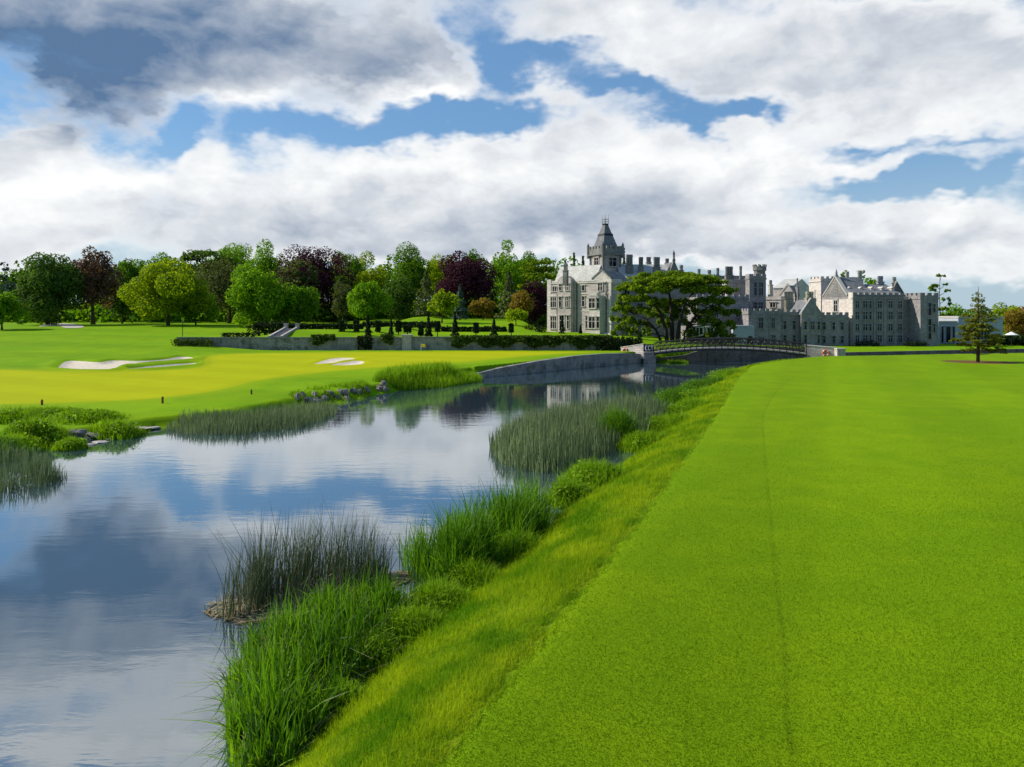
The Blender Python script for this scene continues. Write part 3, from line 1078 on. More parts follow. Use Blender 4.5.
for nm, d, l, tr in [
    ('leaf_green', (.040, .105, .007), (.150, .295, .012), .47),
    ('leaf_bright', (.062, .160, .006), (.205, .380, .012), .48),
    ('leaf_yellow', (.110, .180, .006), (.310, .410, .012), .48),
    ('leaf_dark', (.028, .070, .012), (.105, .195, .026), .42),
    ('leaf_greygreen', (.042, .062, .022), (.140, .165, .055), .35),
    ('leaf_purple', (.026, .009, .016), (.085, .028, .044), .35),
    ('leaf_copper', (.056, .030, .026), (.185, .105, .068), .38),
    ('leaf_orange', (.120, .085, .012), (.300, .210, .035), .42),
    ('leaf_blue', (.030, .062, .050), (.080, .130, .105), .25),
    ('leaf_cedar', (.030, .085, .006), (.230, .330, .012), .42),
    ('leaf_yew', (.010, .018, .008), (.026, .042, .014), .15),
    ('leaf_larch', (.080, .105, .012), (.240, .260, .035), .40),
    ('leaf_ivy', (.018, .040, .008), (.080, .130, .014), .30),
]:
    tc_ = (1.2, 0.7, 0.8) if 'purple' in nm else (1.3, 1.25, .45)
    M[nm] = leaf_mat(nm.replace('leaf_', '') + ' foliage', d, l, tr, tc_)

# ------------------------------------------------------------------ trees of the park
G1 = 'park trees behind the lawn'
T = [  # name, label, px, Y, top, half width, material, crown base, options
    ('broadleaf_tree', 'small bright green tree at the far left edge of the lawn', 2, 150, 291, 17, 'leaf_bright', 0.10, {}),
    ('broadleaf_tree', 'broad dark green tree beside the pale gravel path', 48, 172, 256, 33, 'leaf_dark', 0.05, dict(dens=1.3, nl=18)),
    ('copper_beech', 'tall airy brown-purple beech right of the dark green tree', 93, 180, 242, 27, 'leaf_copper', 0.08, dict(dens=.75, inner=.7, nl=20)),
    ('broadleaf_tree', 'narrow mid green tree filling in between the brown beech and the yellow-green tree', 129, 205, 252, 16, 'leaf_green', .1, {}),
    ('broadleaf_tree', 'dark shrubby tree low between the brown beech and the yellow-green tree', 122, 190, 284, 16, 'leaf_dark', .05, {}),
    ('broadleaf_tree', 'pale green treetop peeping over the yellow-green tree', 161, 222, 246, 17, 'leaf_green', .2, dict(dens=.8)),
    ('broadleaf_tree', 'wide sunlit yellow-green tree standing alone on the lawn', 168, 168, 258, 41, 'leaf_yellow', 0.08, dict(dens=1.15, nl=22, lobe=.36)),
    ('broadleaf_tree', 'tall light green tree rising above the dark cedar', 232, 232, 239, 27, 'leaf_bright', .35, dict(dens=.9)),
    ('broadleaf_tree', 'dull grey-brown green tree left of the central bright green tree', 229, 195, 261, 30, 'leaf_greygreen', .08, dict(nl=20)),
    ('broadleaf_tree', 'small round bright green tree in front of the grey-brown tree', 196, 172, 292, 18, 'leaf_bright', 0.08, {}),
    ('broadleaf_tree', 'mid green tree with a yellowish top behind the central bright green tree', 267, 215, 244, 20, 'leaf_bright', .2, {}),
    ('broadleaf_tree', 'central full bright green tree above the stone steps', 261, 160, 269, 29, 'leaf_bright', 0.03, dict(dens=1.25, nl=20)),
    ('broadleaf_tree', 'rounded green tree touching the central tree on its shaded side', 299, 163, 281, 20, 'leaf_green', 0.03, dict(dens=1.2)),
    ('copper_beech', 'largest dark purple beech behind the steps', 311, 205, 245, 35, 'leaf_purple', .06, dict(dens=1.4, nl=22)),
    ('broadleaf_tree', 'tall green tree right of the largest purple beech', 352, 228, 246, 19, 'leaf_green', .1, {}),
    ('broadleaf_tree', 'yellowish green tree above the low bright tree beyond the topiary', 371, 208, 256, 19, 'leaf_yellow', .1, {}),
    ('broadleaf_tree', 'low bright green tree behind the first tall topiary cone', 367, 172, 279, 22, 'leaf_bright', 0.00, dict(dens=1.2)),
    ('broadleaf_tree', 'dark grey-green bushy tree at the right foot of the largest purple beech', 343, 185, 281, 12, 'leaf_greygreen', .05, {}),
    ('broadleaf_tree', 'dark bushy tree left of the grey-green conifer by the topiary', 396, 192, 276, 22, 'leaf_dark', .03, dict(dens=1.2)),
    ('broadleaf_tree', 'tall full green tree left of the round purple beech', 411, 225, 243, 24, 'leaf_green', .1, dict(dens=1.1)),
    ('broadleaf_tree', 'yellow-green treetop touching the round purple beech', 440, 232, 251, 18, 'leaf_yellow', .2, {}),
    ('copper_beech', 'round dark purple beech behind the blue spruce', 464, 200, 254, 31, 'leaf_purple', .06, dict(dens=1.4, nl=20)),
    ('broadleaf_tree', 'green treetop peeping over the round purple beech', 475, 235, 245, 13, 'leaf_green', .3, {}),
    ('broadleaf_tree', 'tall bright green tree right of the round purple beech', 506, 222, 245, 20, 'leaf_bright', .1, dict(dens=1.1)),
    ('broadleaf_tree', 'slightly darker tall green tree beside the castle cedar', 525, 232, 246, 14, 'leaf_green', .1, {}),
    ('copper_beech', 'small purple tree just left of the manor house', 537, 185, 280, 14, 'leaf_purple', .05, {}),
    ('broadleaf_tree', 'young yellow-green tree between the topiary cones', 442, 158, 289, 12, 'leaf_yellow', .16, dict(dens=.9)),
    ('broadleaf_tree', 'round orange-brown tree behind the topiary', 483, 172, 296, 13, 'leaf_orange', .1, {}),
    ('broadleaf_tree', 'orange-brown tree nearest the manor house', 521, 172, 293, 14, 'leaf_orange', .1, {}),
    ('broadleaf_tree', 'low yellow-green tree in front of the orange-brown tree', 516, 152, 308, 12, 'leaf_yellow', .2, {}),
    # right-hand side
    ('broadleaf_tree', 'round green tree behind the low pale building', 954, 185, 306, 15, 'leaf_bright', .1, {}),
    ('broadleaf_tree', 'green tree seen behind the top of the lone conifer', 981, 195, 309, 15, 'leaf_green', .1, {}),
    ('broadleaf_tree', 'bright green tree at the right end of the low pale building', 1008, 172, 303, 17, 'leaf_yellow', .06, {}),
    ('broadleaf_tree', 'brownish tree at the right edge behind the parasol', 1024, 160, 307, 15, 'leaf_orange', .05, {}),
    ('broadleaf_tree', 'green treetop showing over the wing roof between chimneys', 872, 190, 277, 9, 'leaf_bright', .5, {}),
]
for i, (nm, lab, px, Y, top, hw, mt, cb, kw) in enumerate(T):
    tree(nm, lab, 'tree', px, Y, top, hw, mt, cb, G1, seed=100 + i, **kw)

# background row of trees, dark, showing through the gaps
for i, px in enumerate(range(-10, 590, 27)):
    r = np.random.RandomState(400 + i)
    tree('broadleaf_tree', 'dark green tree of the rear row, seen through gaps in the wood', 'tree', px + r.uniform(-6, 6), 262 + r.uniform(-10, 12),
         r.uniform(257, 271), r.uniform(20, 28), ['leaf_green', 'leaf_green', 'leaf_dark'][i % 3], .03, 'rear row of the wood', seed=500 + i, leaf=.85, nl=12)

for i, (lab, px, Y, top, hw, mt) in enumerate([
    ('slim blue-green spruce in front of the round purple beech', 460, 170, 285, 9, 'leaf_blue'),
    ('broad grey-green conifer behind the yellow-green young tree', 426, 185, 271, 15, 'leaf_greygreen'),
    ('tall grey-green conifer between the two orange-brown trees', 509, 185, 272, 14, 'leaf_greygreen'),
    ('left one of the two dark conifers behind the pale manor roof', 574, 185, 253, 6.5, 'leaf_dark'),
    ('right one of the two dark conifers behind the pale manor roof', 583, 185, 256, 5.5, 'leaf_dark'),
    ('dark conifer behind the right side of the spired tower', 624, 190, 247, 5.5, 'leaf_dark'),
]):
    spire_tree('conifer_tree', lab, 'tree', px, Y, top, hw, mt, 600 + i, 'conifers of the park')


def ppad(px, py, Y, hx, hz, dy=0.0, ry=None):
    y = Y + dy
    rx = hx / FPX * y
    return (PX(px, y), y, PZ(py, y), rx, ry or rx * .9, hz / FPX * y)


# two layered cedars in the wood, a slim pine at the left, pines behind the wing
def wood_cedar(label, px, Y, base_py, pads, seed, mat='leaf_dark', tr=.35, leaf=.5, per=90):
    X = PX(px, Y)
    zb = float(ground_z(X, Y)[0]) if base_py is None else PZ(base_py, Y)
    zt = max(PZ(p[1], Y) for p in pads)
    tk = [([(X, Y, zb - .3), (X + .2, Y, zb + (zt - zb) * .33), (X, Y, zb + (zt - zb) * .66), (X + .1, Y, zt - .2)], [tr, tr * .7, tr * .45, tr * .15])]
    r = np.random.RandomState(seed)
    return pads_tree('cedar_tree' if tr > .3 else 'pine_tree', label, 'tree', (X, Y, zb), tk, [ppad(p[0], p[1], Y, p[2], p[3], r.uniform(-.6, .6) * p[2] / FPX * Y * .8) for p in pads], mat, seed, leaf, per, limb_r=tr * .35)


wood_cedar('dark layered cedar left of the tall light green tree', 205, 222, None, [(205, 253, 20, 3), (188, 258, 12, 3), (222, 260, 16, 3), (200, 266, 22, 4), (190, 276, 20, 4), (215, 276, 18, 4), (203, 290, 24, 5)], 31)
wood_cedar('grey-green flat-topped cedar against the largest purple beech', 299, 192, None, [(300, 263, 12, 4), (290, 269, 11, 4), (309, 270, 11, 4), (299, 277, 18, 5), (300, 288, 18, 6)], 32, 'leaf_greygreen')
wood_cedar('dark layered cedar close to the left end of the manor house', 541, 212, None, [(541, 261, 13, 2.5), (531, 267, 12, 3), (550, 268, 12, 3), (540, 275, 18, 3), (532, 284, 13, 3), (549, 285, 12, 3), (540, 296, 18, 4)], 33, 'leaf_cedar')
wood_cedar('slim dark pine showing at the left edge of the wood', 4, 210, None, [(3, 263, 4, 2), (7, 269, 5, 2), (1, 275, 7, 3), (8, 283, 8, 4), (0, 292, 10, 5), (6, 302, 11, 6)], 34, 'leaf_blue', .25)
wood_cedar('tall thin pine with sparse tufts at the right end of the wing', 939.5, 172, None, [(941, 275.5, 4, 1.5), (934, 284, 5, 2), (931, 288, 5, 2.5), (945, 284, 3, 1), (947, 290, 3, 1.2), (947, 298, 4, 2), (950, 303, 3, 1.5), (945, 308, 5, 2), (937, 309, 4, 2), (942, 316, 9, 3)], 35, 'leaf_cedar', .2, .35, 420)
wood_cedar('left pine tuft rising above the wing chimneys', 847, 200, 320, [(846, 271, 4, 2), (843, 275, 4, 2), (850, 278, 4, 1.5)], 36, 'leaf_cedar', .2, .4, 120)
wood_cedar('right pine tuft rising above the wing chimneys', 860, 200, 320, [(860, 271, 4, 1.8), (863, 276, 3, 2), (856, 280, 4, 1.5)], 37, 'leaf_cedar', .2, .4, 120)

# dark undergrowth below the wood
r = np.random.RandomState(77)
n = 26000
X = np.concatenate([r.uniform(-165, -28, n * 2 // 3), r.uniform(-28, 14, n // 3)])
Yv = np.where(X < -28, 214 + r.normal(size=len(X)) * 6, 207 + r.normal(size=len(X)) * 5)
zg_ = ground_z(X, Yv)
P = np.column_stack([X, Yv, zg_ + r.rand(len(X)) * (4.6 + 2.2 * wob(X, Yv, .2))])
V, F, a = leaf_quads(r, P, sph(r, len(P)) + np.array([0, 0, .4]), .9 * r.uniform(.6, 1.4, len(P)))
tag(mesh_obj('undergrowth', V, F, M['leaf_green'], attrs={'rnd': a}), 'dark undergrowth at the foot of the wood', kind='stuff')

# ------------------------------------------------------------------ the manor house
class Face:
    """a vertical wall plane: O left end seen from outside, u to the right, n outwards"""
    def __init__(self, O, u, w):
        self.O, self.u, self.w = np.asarray(O, float), np.asarray(u, float), w
        self.n = np.array([self.u[1], -self.u[0]])

    def P(self, a, o, z):
        q = self.O + a * self.u + o * self.n
        return (q[0], q[1], z)

    def at(self, px):
        r = (px - CX) / FPX
        return (r * self.O[1] - self.O[0]) / (self.u[0] - r * self.u[1])

    def Y(self, a):
        return self.O[1] + a * self.u[1]

    def z(self, px, py):
        return PZ(py, self.Y(self.at(px)))

    def box(self, mb, a0, a1, o0, o1, z0, z1):
        mb.hexa([self.P(a0, o1, z0), self.P(a1, o1, z0), self.P(a1, o0, z0), self.P(a0, o0, z0),
                 self.P(a0, o1, z1), self.P(a1, o1, z1), self.P(a1, o0, z1), self.P(a0, o0, z1)])

    def prism(self, mb, pts, o0, o1):
        """polygon of (a, z) pushed from depth o0 to o1"""
        n = len(pts)
        V = [self.P(a, o1, z) for a, z in pts] + [self.P(a, o0, z) for a, z in pts]
        F = [tuple(range(n)), tuple(range(2 * n - 1, n - 1, -1))] + [((i + 1) % n, i, n + i, n + (i + 1) % n) for i in range(n)]
        mb.add(V, F)


manor = empty('manor_house', (20, 150, 0), 'grey limestone manor house with spired tower, gables, battlements and tall chimneys', 'manor house')


class Block:
    def __init__(self, pxc, Yc, deg, pxL, pxR, py, z0, mat, w1=None, w2=None, z1=None, name='wall'):
        a = math.radians(deg)
        u2 = np.array([math.cos(a), math.sin(a)])
        n2 = np.array([math.sin(a), -math.cos(a)])
        c = np.array([PX(pxc, Yc), Yc])
        sol = lambda d, px: (((px - CX) / FPX) * c[1] - c[0]) / (d[0] - (px - CX) / FPX * d[1])
        self.w1 = w1 if w1 is not None else sol(-n2, pxL)
        self.w2 = w2 if w2 is not None else sol(u2, pxR)
        self.F1 = Face(c - n2 * self.w1, n2, self.w1)
        self.F2 = Face(c, u2, self.w2)
        self.F3 = Face(c + u2 * self.w2, -n2, self.w1)           # right end, seen from the right
        self.z0, self.z1 = z0, PZ(py, Yc) if z1 is None else z1
        self.mat = mat
        if name:
            mb = MB()
            self.F2.box(mb, 0, self.w2, -self.w1, 0, z0 - .6, self.z1)
            mb.build(name, M[mat], manor)

    def parapet(self, faces=(1, 2), h=.55, mw=.6, gap=.5, mat=None, cren=True, course=.14):
        mb = MB()
        for k in faces:
            F = {1: self.F1, 2: self.F2, 3: self.F3}[k]
            F.box(mb, -.12 * (k != 1), F.w + .12 * (k == 2), -.33, course, self.z1 - .55, self.z1 - .30)
            F.box(mb, .003 * k, F.w - .003 * k, -.30, .06, self.z1 - .30 + .002 * k, self.z1 + .12 + .002 * k)
            if cren:
                n = max(1, int((F.w + gap) / (mw + gap)))
                st = (F.w + gap) / n
                for i in range(n):
                    F.box(mb, i * st + .002 * k, i * st + st - gap, -.30 + .004, .06 - .004, self.z1 + .10, self.z1 + .12 + h)
        mb.build('parapet', M[mat or self.mat], manor)

    def roof(self, zr, axis=2, mat='slate', ov=.15, a0=0, a1=None, gmat=None):
        """pitched roof; ridge runs along face `axis`"""
        F = self.F2 if axis == 2 else self.F1
        D = self.w1 if axis == 2 else self.w2
        a1 = F.w if a1 is None else a1
        # F1 looks into the block along +u2, F2 along -n2: both have depth D behind the plane
        mb = MB()
        e = ov * (zr - self.z1) / (D / 2)
        for s in (0, 1):
            o_e, o_r = (ov, -D / 2) if s == 0 else (-D - ov, -D / 2)
            q = [F.P(a0, o_e, self.z1 - e), F.P(a1, o_e, self.z1 - e), F.P(a1, o_r, zr), F.P(a0, o_r, zr)]
            b = [(x, y, z + .16) for x, y, z in q]
            if s:
                q, b = q[::-1], b[::-1]
            mb.hexa(q + b)
        mb.build('roof', M[mat], manor)
        for a in (a0 + .05, a1 - .35):
            g = MB()
            V = [F.P(a, 0, self.z1), F.P(a, -D, self.z1), F.P(a, -D / 2, zr + .1), F.P(a + .3, 0, self.z1), F.P(a + .3, -D, self.z1), F.P(a + .3, -D / 2, zr + .1)]
            g.add(V, [(0, 1, 2), (5, 4, 3), (0, 3, 4, 1), (1, 4, 5, 2), (2, 5, 3, 0)])
            g.build('gable_end', M[gmat or self.mat], manor)


def gable(F, pxl, pxr, pxa, pya, z0, mat, coping='trim', th=.5, pinnacle=None, out=.06, depth=None, rmat='slate'):
    """a front gable standing on the wall head, with raised coping and, behind it, its own roof"""
    a0, a1, am = F.at(pxl), F.at(pxr), F.at(pxa)
    za = F.z(pxa, pya)
    mb = MB()
    F.prism(mb, [(a0, z0 - .02), (a1, z0 - .02), (am, za)], -th, out)
    mb.build('gable', M[mat], manor)
    cp = MB()
    k = .22
    for (p, q) in ((a0, am), (am, a1)):
        zp, zq = (z0, za) if p == a0 else (za, z0)
        F.prism(cp, [(p, zp + .01), (q, zq + .01), (q, zq + .01 + k * 1.5), (p, zp + .01 + k * 1.5)], -th - .05, out + .10)
    if pinnacle:
        F.box(cp, am - .28, am + .28, -th * .8, out + .12, za, za + .5)
        F.box(cp, am - .18, am + .18, -th * .6, out, za + .48, F.z(pxa, pinnacle) - .9)
        zt = F.z(pxa, pinnacle)
        c = [F.P(am - .24, -th * .7, zt - .92), F.P(am + .24, -th * .7, zt - .92), F.P(am + .24, out + .05, zt - .92), F.P(am - .24, out + .05, zt - .92), F.P(am, -th * .3, zt)]
        cp.add(c, [(0, 1, 2, 3), (0, 4, 1), (1, 4, 2), (2, 4, 3), (3, 4, 0)])
    cp.build('coping', M[coping], manor)
    if depth:
        rb = MB()
        for (p, zp) in ((a0, z0), (a1, z0)):
            rb.add([F.P(p, -th, zp), F.P(am, -th, za), F.P(am, -depth, za), F.P(p, -depth, zp),
                    F.P(p, -th, zp - .15), F.P(am, -th, za - .15), F.P(am, -depth, za - .15), F.P(p, -depth, zp - .15)],
                   [(0, 1, 2, 3), (7, 6, 5, 4), (0, 4, 5, 1), (1, 5, 6, 2), (2, 6, 7, 3), (3, 7, 4, 0)])
        rb.build('roof', M[rmat], manor)


def window(F, px, py, wpx, hpx, lights=2, rows=2, mat='trim', o=0.0, hood=True):
    a0, a1 = F.at(px - wpx / 2), F.at(px + wpx / 2)
    Y = F.Y((a0 + a1) / 2)
    z0, z1 = PZ(py + hpx / 2, Y), PZ(py - hpx / 2, Y)
    t = min(.16, (a1 - a0) * .12)
    mb = MB()
    F.box(mb, a0 - t, a0, o - .05, o + .13, z0, z1)
    F.box(mb, a1, a1 + t, o - .05, o + .13, z0, z1)
    F.box(mb, a0 - t - .06, a1 + t + .06, o - .05, o + .18, z1, z1 + t)
    F.box(mb, a0 - t - .1, a1 + t + .1, o - .05, o + .22, z0 - t, z0)
    if hood:
        F.box(mb, a0 - t - .2, a1 + t + .2, o - .05, o + .24, z1 + t + .003, z1 + t + .11)
    for i in range(1, lights):
        c = a0 + (a1 - a0) * i / lights
        F.box(mb, c - .05, c + .05, o - .05, o + .10, z0, z1)
    for i in range(1, rows):
        c = z0 + (z1 - z0) * (i / rows + (.12 if rows == 2 else 0))
        F.box(mb, a0, a1, o - .05, o + .085, c - .045, c + .045)
    wo_ = mb.build('window', M[mat], manor)
    g = MB()
    F.box(g, a0, a1, o - .04, o + .02, z0, z1)
    g.build('pane', M['glass'], wo_)


def chimney(pxl, pxr, Y, py0, py1, n, mat='stone_dark', deg=8, base_py=None):
    """a stack: plinth, n octagonal shafts, moulded caps"""
    x0, x1 = PX(pxl, Y), PX(pxr, Y)
    z0, z1 = PZ(py0, Y), PZ(py1, Y)
    w = (x1 - x0)
    c = np.array([(x0 + x1) / 2, Y])
    u = np.array([math.cos(math.radians(deg)), math.sin(math.radians(deg))])
    F = Face(c - u * w / 2, u, w)
    mb = MB()
    dp = max(.45, w / max(n, 1) * .55)
    zb = z0 + (z1 - z0) * .46 if base_py is None else PZ(base_py, Y)
    F.box(mb, 0, w, -dp, dp, z0 - 1.5, zb)
    F.box(mb, -.08, w + .08, -dp - .08, dp + .08, zb, zb + .16)
    s = w / n
    for i in range(n):
        a = (i + .5) * s
        p = np.array([F.P(a, 0, z) for z in (zb + .1, z1 - .55, z1 - .5, z1 - .25, z1 - .2, z1)])
        rr = s * .5
        mb.tube(p, [rr * 1.02, rr * .96, rr * 1.12, rr * 1.14, rr * 1.0, rr * 1.02], 8)
    mb.build('chimney', M[mat], manor)


GZ = -0.3      # castle ground on the river side
# --- the sunlit south block
A = Block(611.5, 145, 49, 548, 621.5, 279.5, 1.2, 'stone')
A.parapet((1, 2), cren=False, mat='stone_pale')
mb = MB()
A.F1.box(mb, -.1, .9, -.4, .18, 1.0, A.z1 + .4)                       # corner turret shaft
A.F1.box(mb, A.w1 - .55, A.w1 - .003, -.4, .12, 1.0, A.z1 - .6)
for z in (PZ(311.5, 149), PZ(294, 149)):
    A.F1.box(mb, .95, A.w1 - .6, -.1, .10, z, z + .22)
    A.F2.box(mb, .1, A.w2 - .1, -.1, .10, z + .01, z + .23)
A.F1.box(mb, -.25, A.w1 + .1, -.1, .30, .9, 1.9)
mb.build('stone_bands', M['stone_pale'], manor)
A.roof(PZ(265.5, 149), 1, 'slate_sunlit', a0=A.F1.at(555), a1=A.F1.at(596), gmat='stone_dark')
mb = MB()                                                             # chimney breast on the front
a0, a1 = A.F1.at(561), A.F1.at(574)
A.F1.box(mb, a0, a1, -.3, 1.15, .9, A.z1 + .35)
A.F1.prism(mb, [(a0, A.z1 + .35), (a1, A.z1 + .35), (a1 - .9, A.z1 + .95), (a0 + .9, A.z1 + .95)], -.25, 1.05)
mb.build('chimney_breast', M['stone'], manor)
chimney(563.5, 567.8, 146.5, 277.5, 263.5, 2, 'stone_dark', -28)
for (p0, p1, dp) in ((551.5, 560, .75), (590.5, 604, 1.0)):            # two-storey bays
    bay = MB()
    a0, a1 = A.F1.at(p0), A.F1.at(p1)
    z1 = PZ(295.5, 148)
    V = [A.F1.P(a0, 0, .9), A.F1.P(a0 + .35, dp, .9), A.F1.P(a1 - .35, dp, .9), A.F1.P(a1, 0, .9)]
    bay.add(V + [(x, y, z1) for x, y, _ in V], [(0, 1, 5, 4), (1, 2, 6, 5), (2, 3, 7, 6), (4, 5, 6, 7), (3, 2, 1, 0)])
    A.F1.box(bay, a0 + .3, a1 - .3, dp - .25, dp + .10, z1 - .1, z1 + .45)
    bay.build('bay', M['stone_pale'], manor)
gable(A.F1, 592, 611.3, 602, 270.5, A.z1 + .1, 'stone_pale', 'stone_dark', depth=6.5)
for (px, py, w, h, l, ro, oo) in [
    (555.8, 289, 6, 4.5, 3, 1, 0), (555.8, 302.3, 5.6, 10, 3, 2, .75), (555.8, 322.5, 5.6, 12, 3, 2, .75),
    (563.7, 287.5, 2.2, 6, 1, 2, 1.15), (570.4, 287.5, 3.0, 6, 2, 2, 1.15), (563.7, 302, 2.2, 10, 1, 2, 1.15), (570.4, 302, 3.0, 10, 2, 2, 1.15),
    (565.4, 322, 4.6, 13, 2, 2, 1.15), (571.5, 322, 2.0, 13, 1, 2, 1.15),
    (583.5, 301.5, 2.6, 10, 1, 2, 0), (587.6, 322, 3.8, 12, 2, 2, 0), (583.5, 288, 2.6, 5, 1, 1, 0),
    (595, 303.3, 6, 9.4, 2, 2, 1.0), (601, 303.3, 2.6, 9.4, 1, 2, 1.0), (595, 322.5, 6, 11, 2, 2, 1.0), (601, 322.5, 2.6, 11, 1, 2, 1.0),
    (600.5, 287, 4.4, 7.5, 2, 2, .06),
]:
    window(A.F1, px, py, w, h, l, ro, 'stone_pale', oo)
mb = MB()
for px in (577.2, 606.4):
    a = A.F1.at(px)
    mb.tube(np.array([A.F1.P(a, .16, 1.2), A.F1.P(a, .16, A.z1 - .4)]), .09, 6)
mb.build('drainpipe', M['metal'], manor)

# --- spired tower
B = Block(603.2, 158, 29.5, 590.6, 620.3, 253, 8, 'stone')
zp0, zp1 = PZ(253.5, 158), PZ(246.5, 158)
mb = MB()
e = .38
B.F2.box(mb, -e, B.w2 + e, -B.w1 - e, e, zp0, zp1 - .35)
B.F2.box(mb, -e - .16, B.w2 + e + .16, -B.w1 - e - .16, e + .16, zp0 - .25, zp0 - .002)
for F in (B.F1, B.F2, B.F3):
    n = 5
    st = (F.w + 2 * e) / n
    for i in range(n):
        F.box(mb, -e + i * st + .004, -e + (i + .62) * st, e - .32, e - .004, zp1 - .37, zp1 + .25)
for (a, o) in ((-e, e), (B.w2 + e, e), (-e, -B.w1 - e), (B.w2 + e, -B.w1 - e)):
    x, y, _ = B.F2.P(a, o, 0)
    mb.tube(np.array([(x, y, zp0 - .8), (x, y, zp1 + .3), (x, y, zp1 + .35), (x, y, zp1 + 1.1)]), [.3, .3, .36, .03], 6)
for a in (0, B.w2):
    B.F2.box(mb, a - .22, a + .22, -.25, .17, 8.2, zp0 - .3)
B.F1.box(mb, -.2, .22, -.25, .17, 8.2, zp0 - .3)
mb.build('tower_parapet', M['stone_dark'], manor)
zs0, zs1 = zp1 - .3, PZ(223, 158)
sp = MB()
k = .27
base4 = [B.F2.P(.25, -.25, zs0), B.F2.P(B.w2 - .25, -.25, zs0), B.F2.P(B.w2 - .25, -B.w1 + .25, zs0), B.F2.P(.25, -B.w1 + .25, zs0)]
cw, cd = B.w2 / 2, -B.w1 / 2
mid = PZ(234, 158)
fr = lambda t: [B.F2.P(cw + (a - cw) * t, cd + (o - cd) * t, z) for a, o, z in ((.25, -.25, 0), (B.w2 - .25, -.25, 0), (B.w2 - .25, -B.w1 + .25, 0), (.25, -B.w1 + .25, 0))]
ring = lambda t, z: [(x, y, z) for x, y, _ in fr(t)]
t_m = 1 - (1 - .2) * (mid - zs0) / (zs1 - zs0)
sp.hexa(base4 + ring(t_m, mid))
sp.hexa(ring(t_m, mid + .003) + ring(.2, zs1))
spo = sp.build('spire', M['slate'], manor)
bd = MB()
bd.hexa(ring(t_m + .05, mid - .1) + ring(t_m + .005, mid + .35))
bd.hexa(ring(.23, zs1 - .1) + ring(.25, zs1 + .22))
bd.build('spire_band', M['metal'], spo)
cr = MB()
for f0, f1 in zip(ring(.24, zs1 + .22), ring(.24, PZ(217.5, 158))):
    cr.tube(np.array([f0, f1]), .07, 5)
    cr.tube(np.array([f1, (f1[0], f1[1], PZ(212.5, 158))]), [.05, .02], 5)
R4 = ring(.24, 0)
for zz in (zs1 + .65, PZ(217.5, 158)):
    for i in range(4):
        p, q = R4[i], R4[(i + 1) % 4]
        cr.tube(np.array([(p[0], p[1], zz), (q[0], q[1], zz)]), .05, 4)
cr.build('spire_cresting', M['trim_dark'], spo)
for (F, px, py, w, h) in ((B.F1, 596.7, 261.5, 4.2, 7), (B.F2, 612.5, 262, 7.5, 8.5)):
    window(F, px, py, w, h, 2, 2, 'stone')

# --- main range behind the cedar
C = Block(621.5, 156, 4, 621, 747, 279, GZ, 'stone_shaded', w1=10)
C.parapet((2,), cren=False, mat='stone_pale', course=.25)
C.roof(PZ(265.0, 161), 2, 'slate_sunlit', a1=C.F2.at(676), gmat='stone_dark')
gable(C.F2, 667.5, 681, 674, 261.5, C.z1 + .1, 'stone_dark', 'stone_dark', pinnacle=249.5, depth=6)
for args in [(626, 632.8, 158, 276, 254.5, 3), (638.6, 643.2, 158, 276, 257, 2), (646.2, 651, 164, 268, 257, 3), (653.4, 660, 158, 277, 257, 3), (665.2, 669, 165, 268, 258.5, 2),
             (679.5, 683, 160, 276, 265, 1), (697.5, 700.5, 160, 281, 269, 1), (707.5, 711, 158, 283, 270, 1), (716.2, 719.2, 158, 283, 268, 1), (725, 733, 155, 284, 266.5, 3), (739.2, 742, 152, 292, 266, 1)]:
    chimney(*args)
C2 = Block(681, 157.5, 4, 680.5, 747, 275.5, 8, 'stone_shaded', w1=8)
for (px, py, w, h, l) in [(627, 290, 5, 8, 2), (640, 290, 5, 8, 2), (703, 290, 5, 8, 2), (715, 290, 5, 8, 2), (640, 308, 5, 9, 2), (652, 308, 5, 9, 2)]:
    window(C.F2, px, py, w, h, l, 2, 'trim_dark')
# stepped block with the cluster of shafts, and the turreted tower
D0 = Block(726.5, 150, 10, 722, 748, 280, GZ, 'stone')
D0.parapet((1, 2), cren=False, mat='stone')
D = Block(749.5, 146, 10, 745.5, 766, 276.5, GZ, 'stone_shaded')
D.parapet((1, 2), h=.4)
mb = MB()
ct = np.array([PX(759.6, 148), 148.0])
zt = [PZ(277, 148), PZ(271, 148), PZ(270.6, 148), PZ(266.5, 148)]
mb.tube(np.array([(ct[0], ct[1], z) for z in (zt[0], zt[1], zt[2], zt[3])]), [1.15, 1.15, 1.36, 1.36], 8)
for i in range(8):
    th = (i + .5) * math.pi / 4
    x, y = ct[0] + 1.12 * math.cos(th), ct[1] + 1.12 * math.sin(th)
    mb.tube(np.array([(x, y, zt[3] - .05), (x, y, PZ(264.6, 148))]), .26, 4)
mb.build('turret', M['stone_dark'], manor)
for (px, py, w, h, l) in [(755.2, 306, 2.8, 7, 1), (760.5, 306, 4.2, 7.5, 2), (755.2, 289, 2.6, 13, 1), (760.8, 289, 4.0, 13, 2)]:
    window(D.F2, px, py, w, h, l, 2, 'trim_dark')
E = Block(697, 143, 5, 696, 749, 297, GZ, 'stone_shaded', w1=6)
E.parapet((2,), h=.4)
for px in (705, 716, 727, 738):
    window(E.F2, px, 313, 4, 8, 2, 2, 'trim_dark')
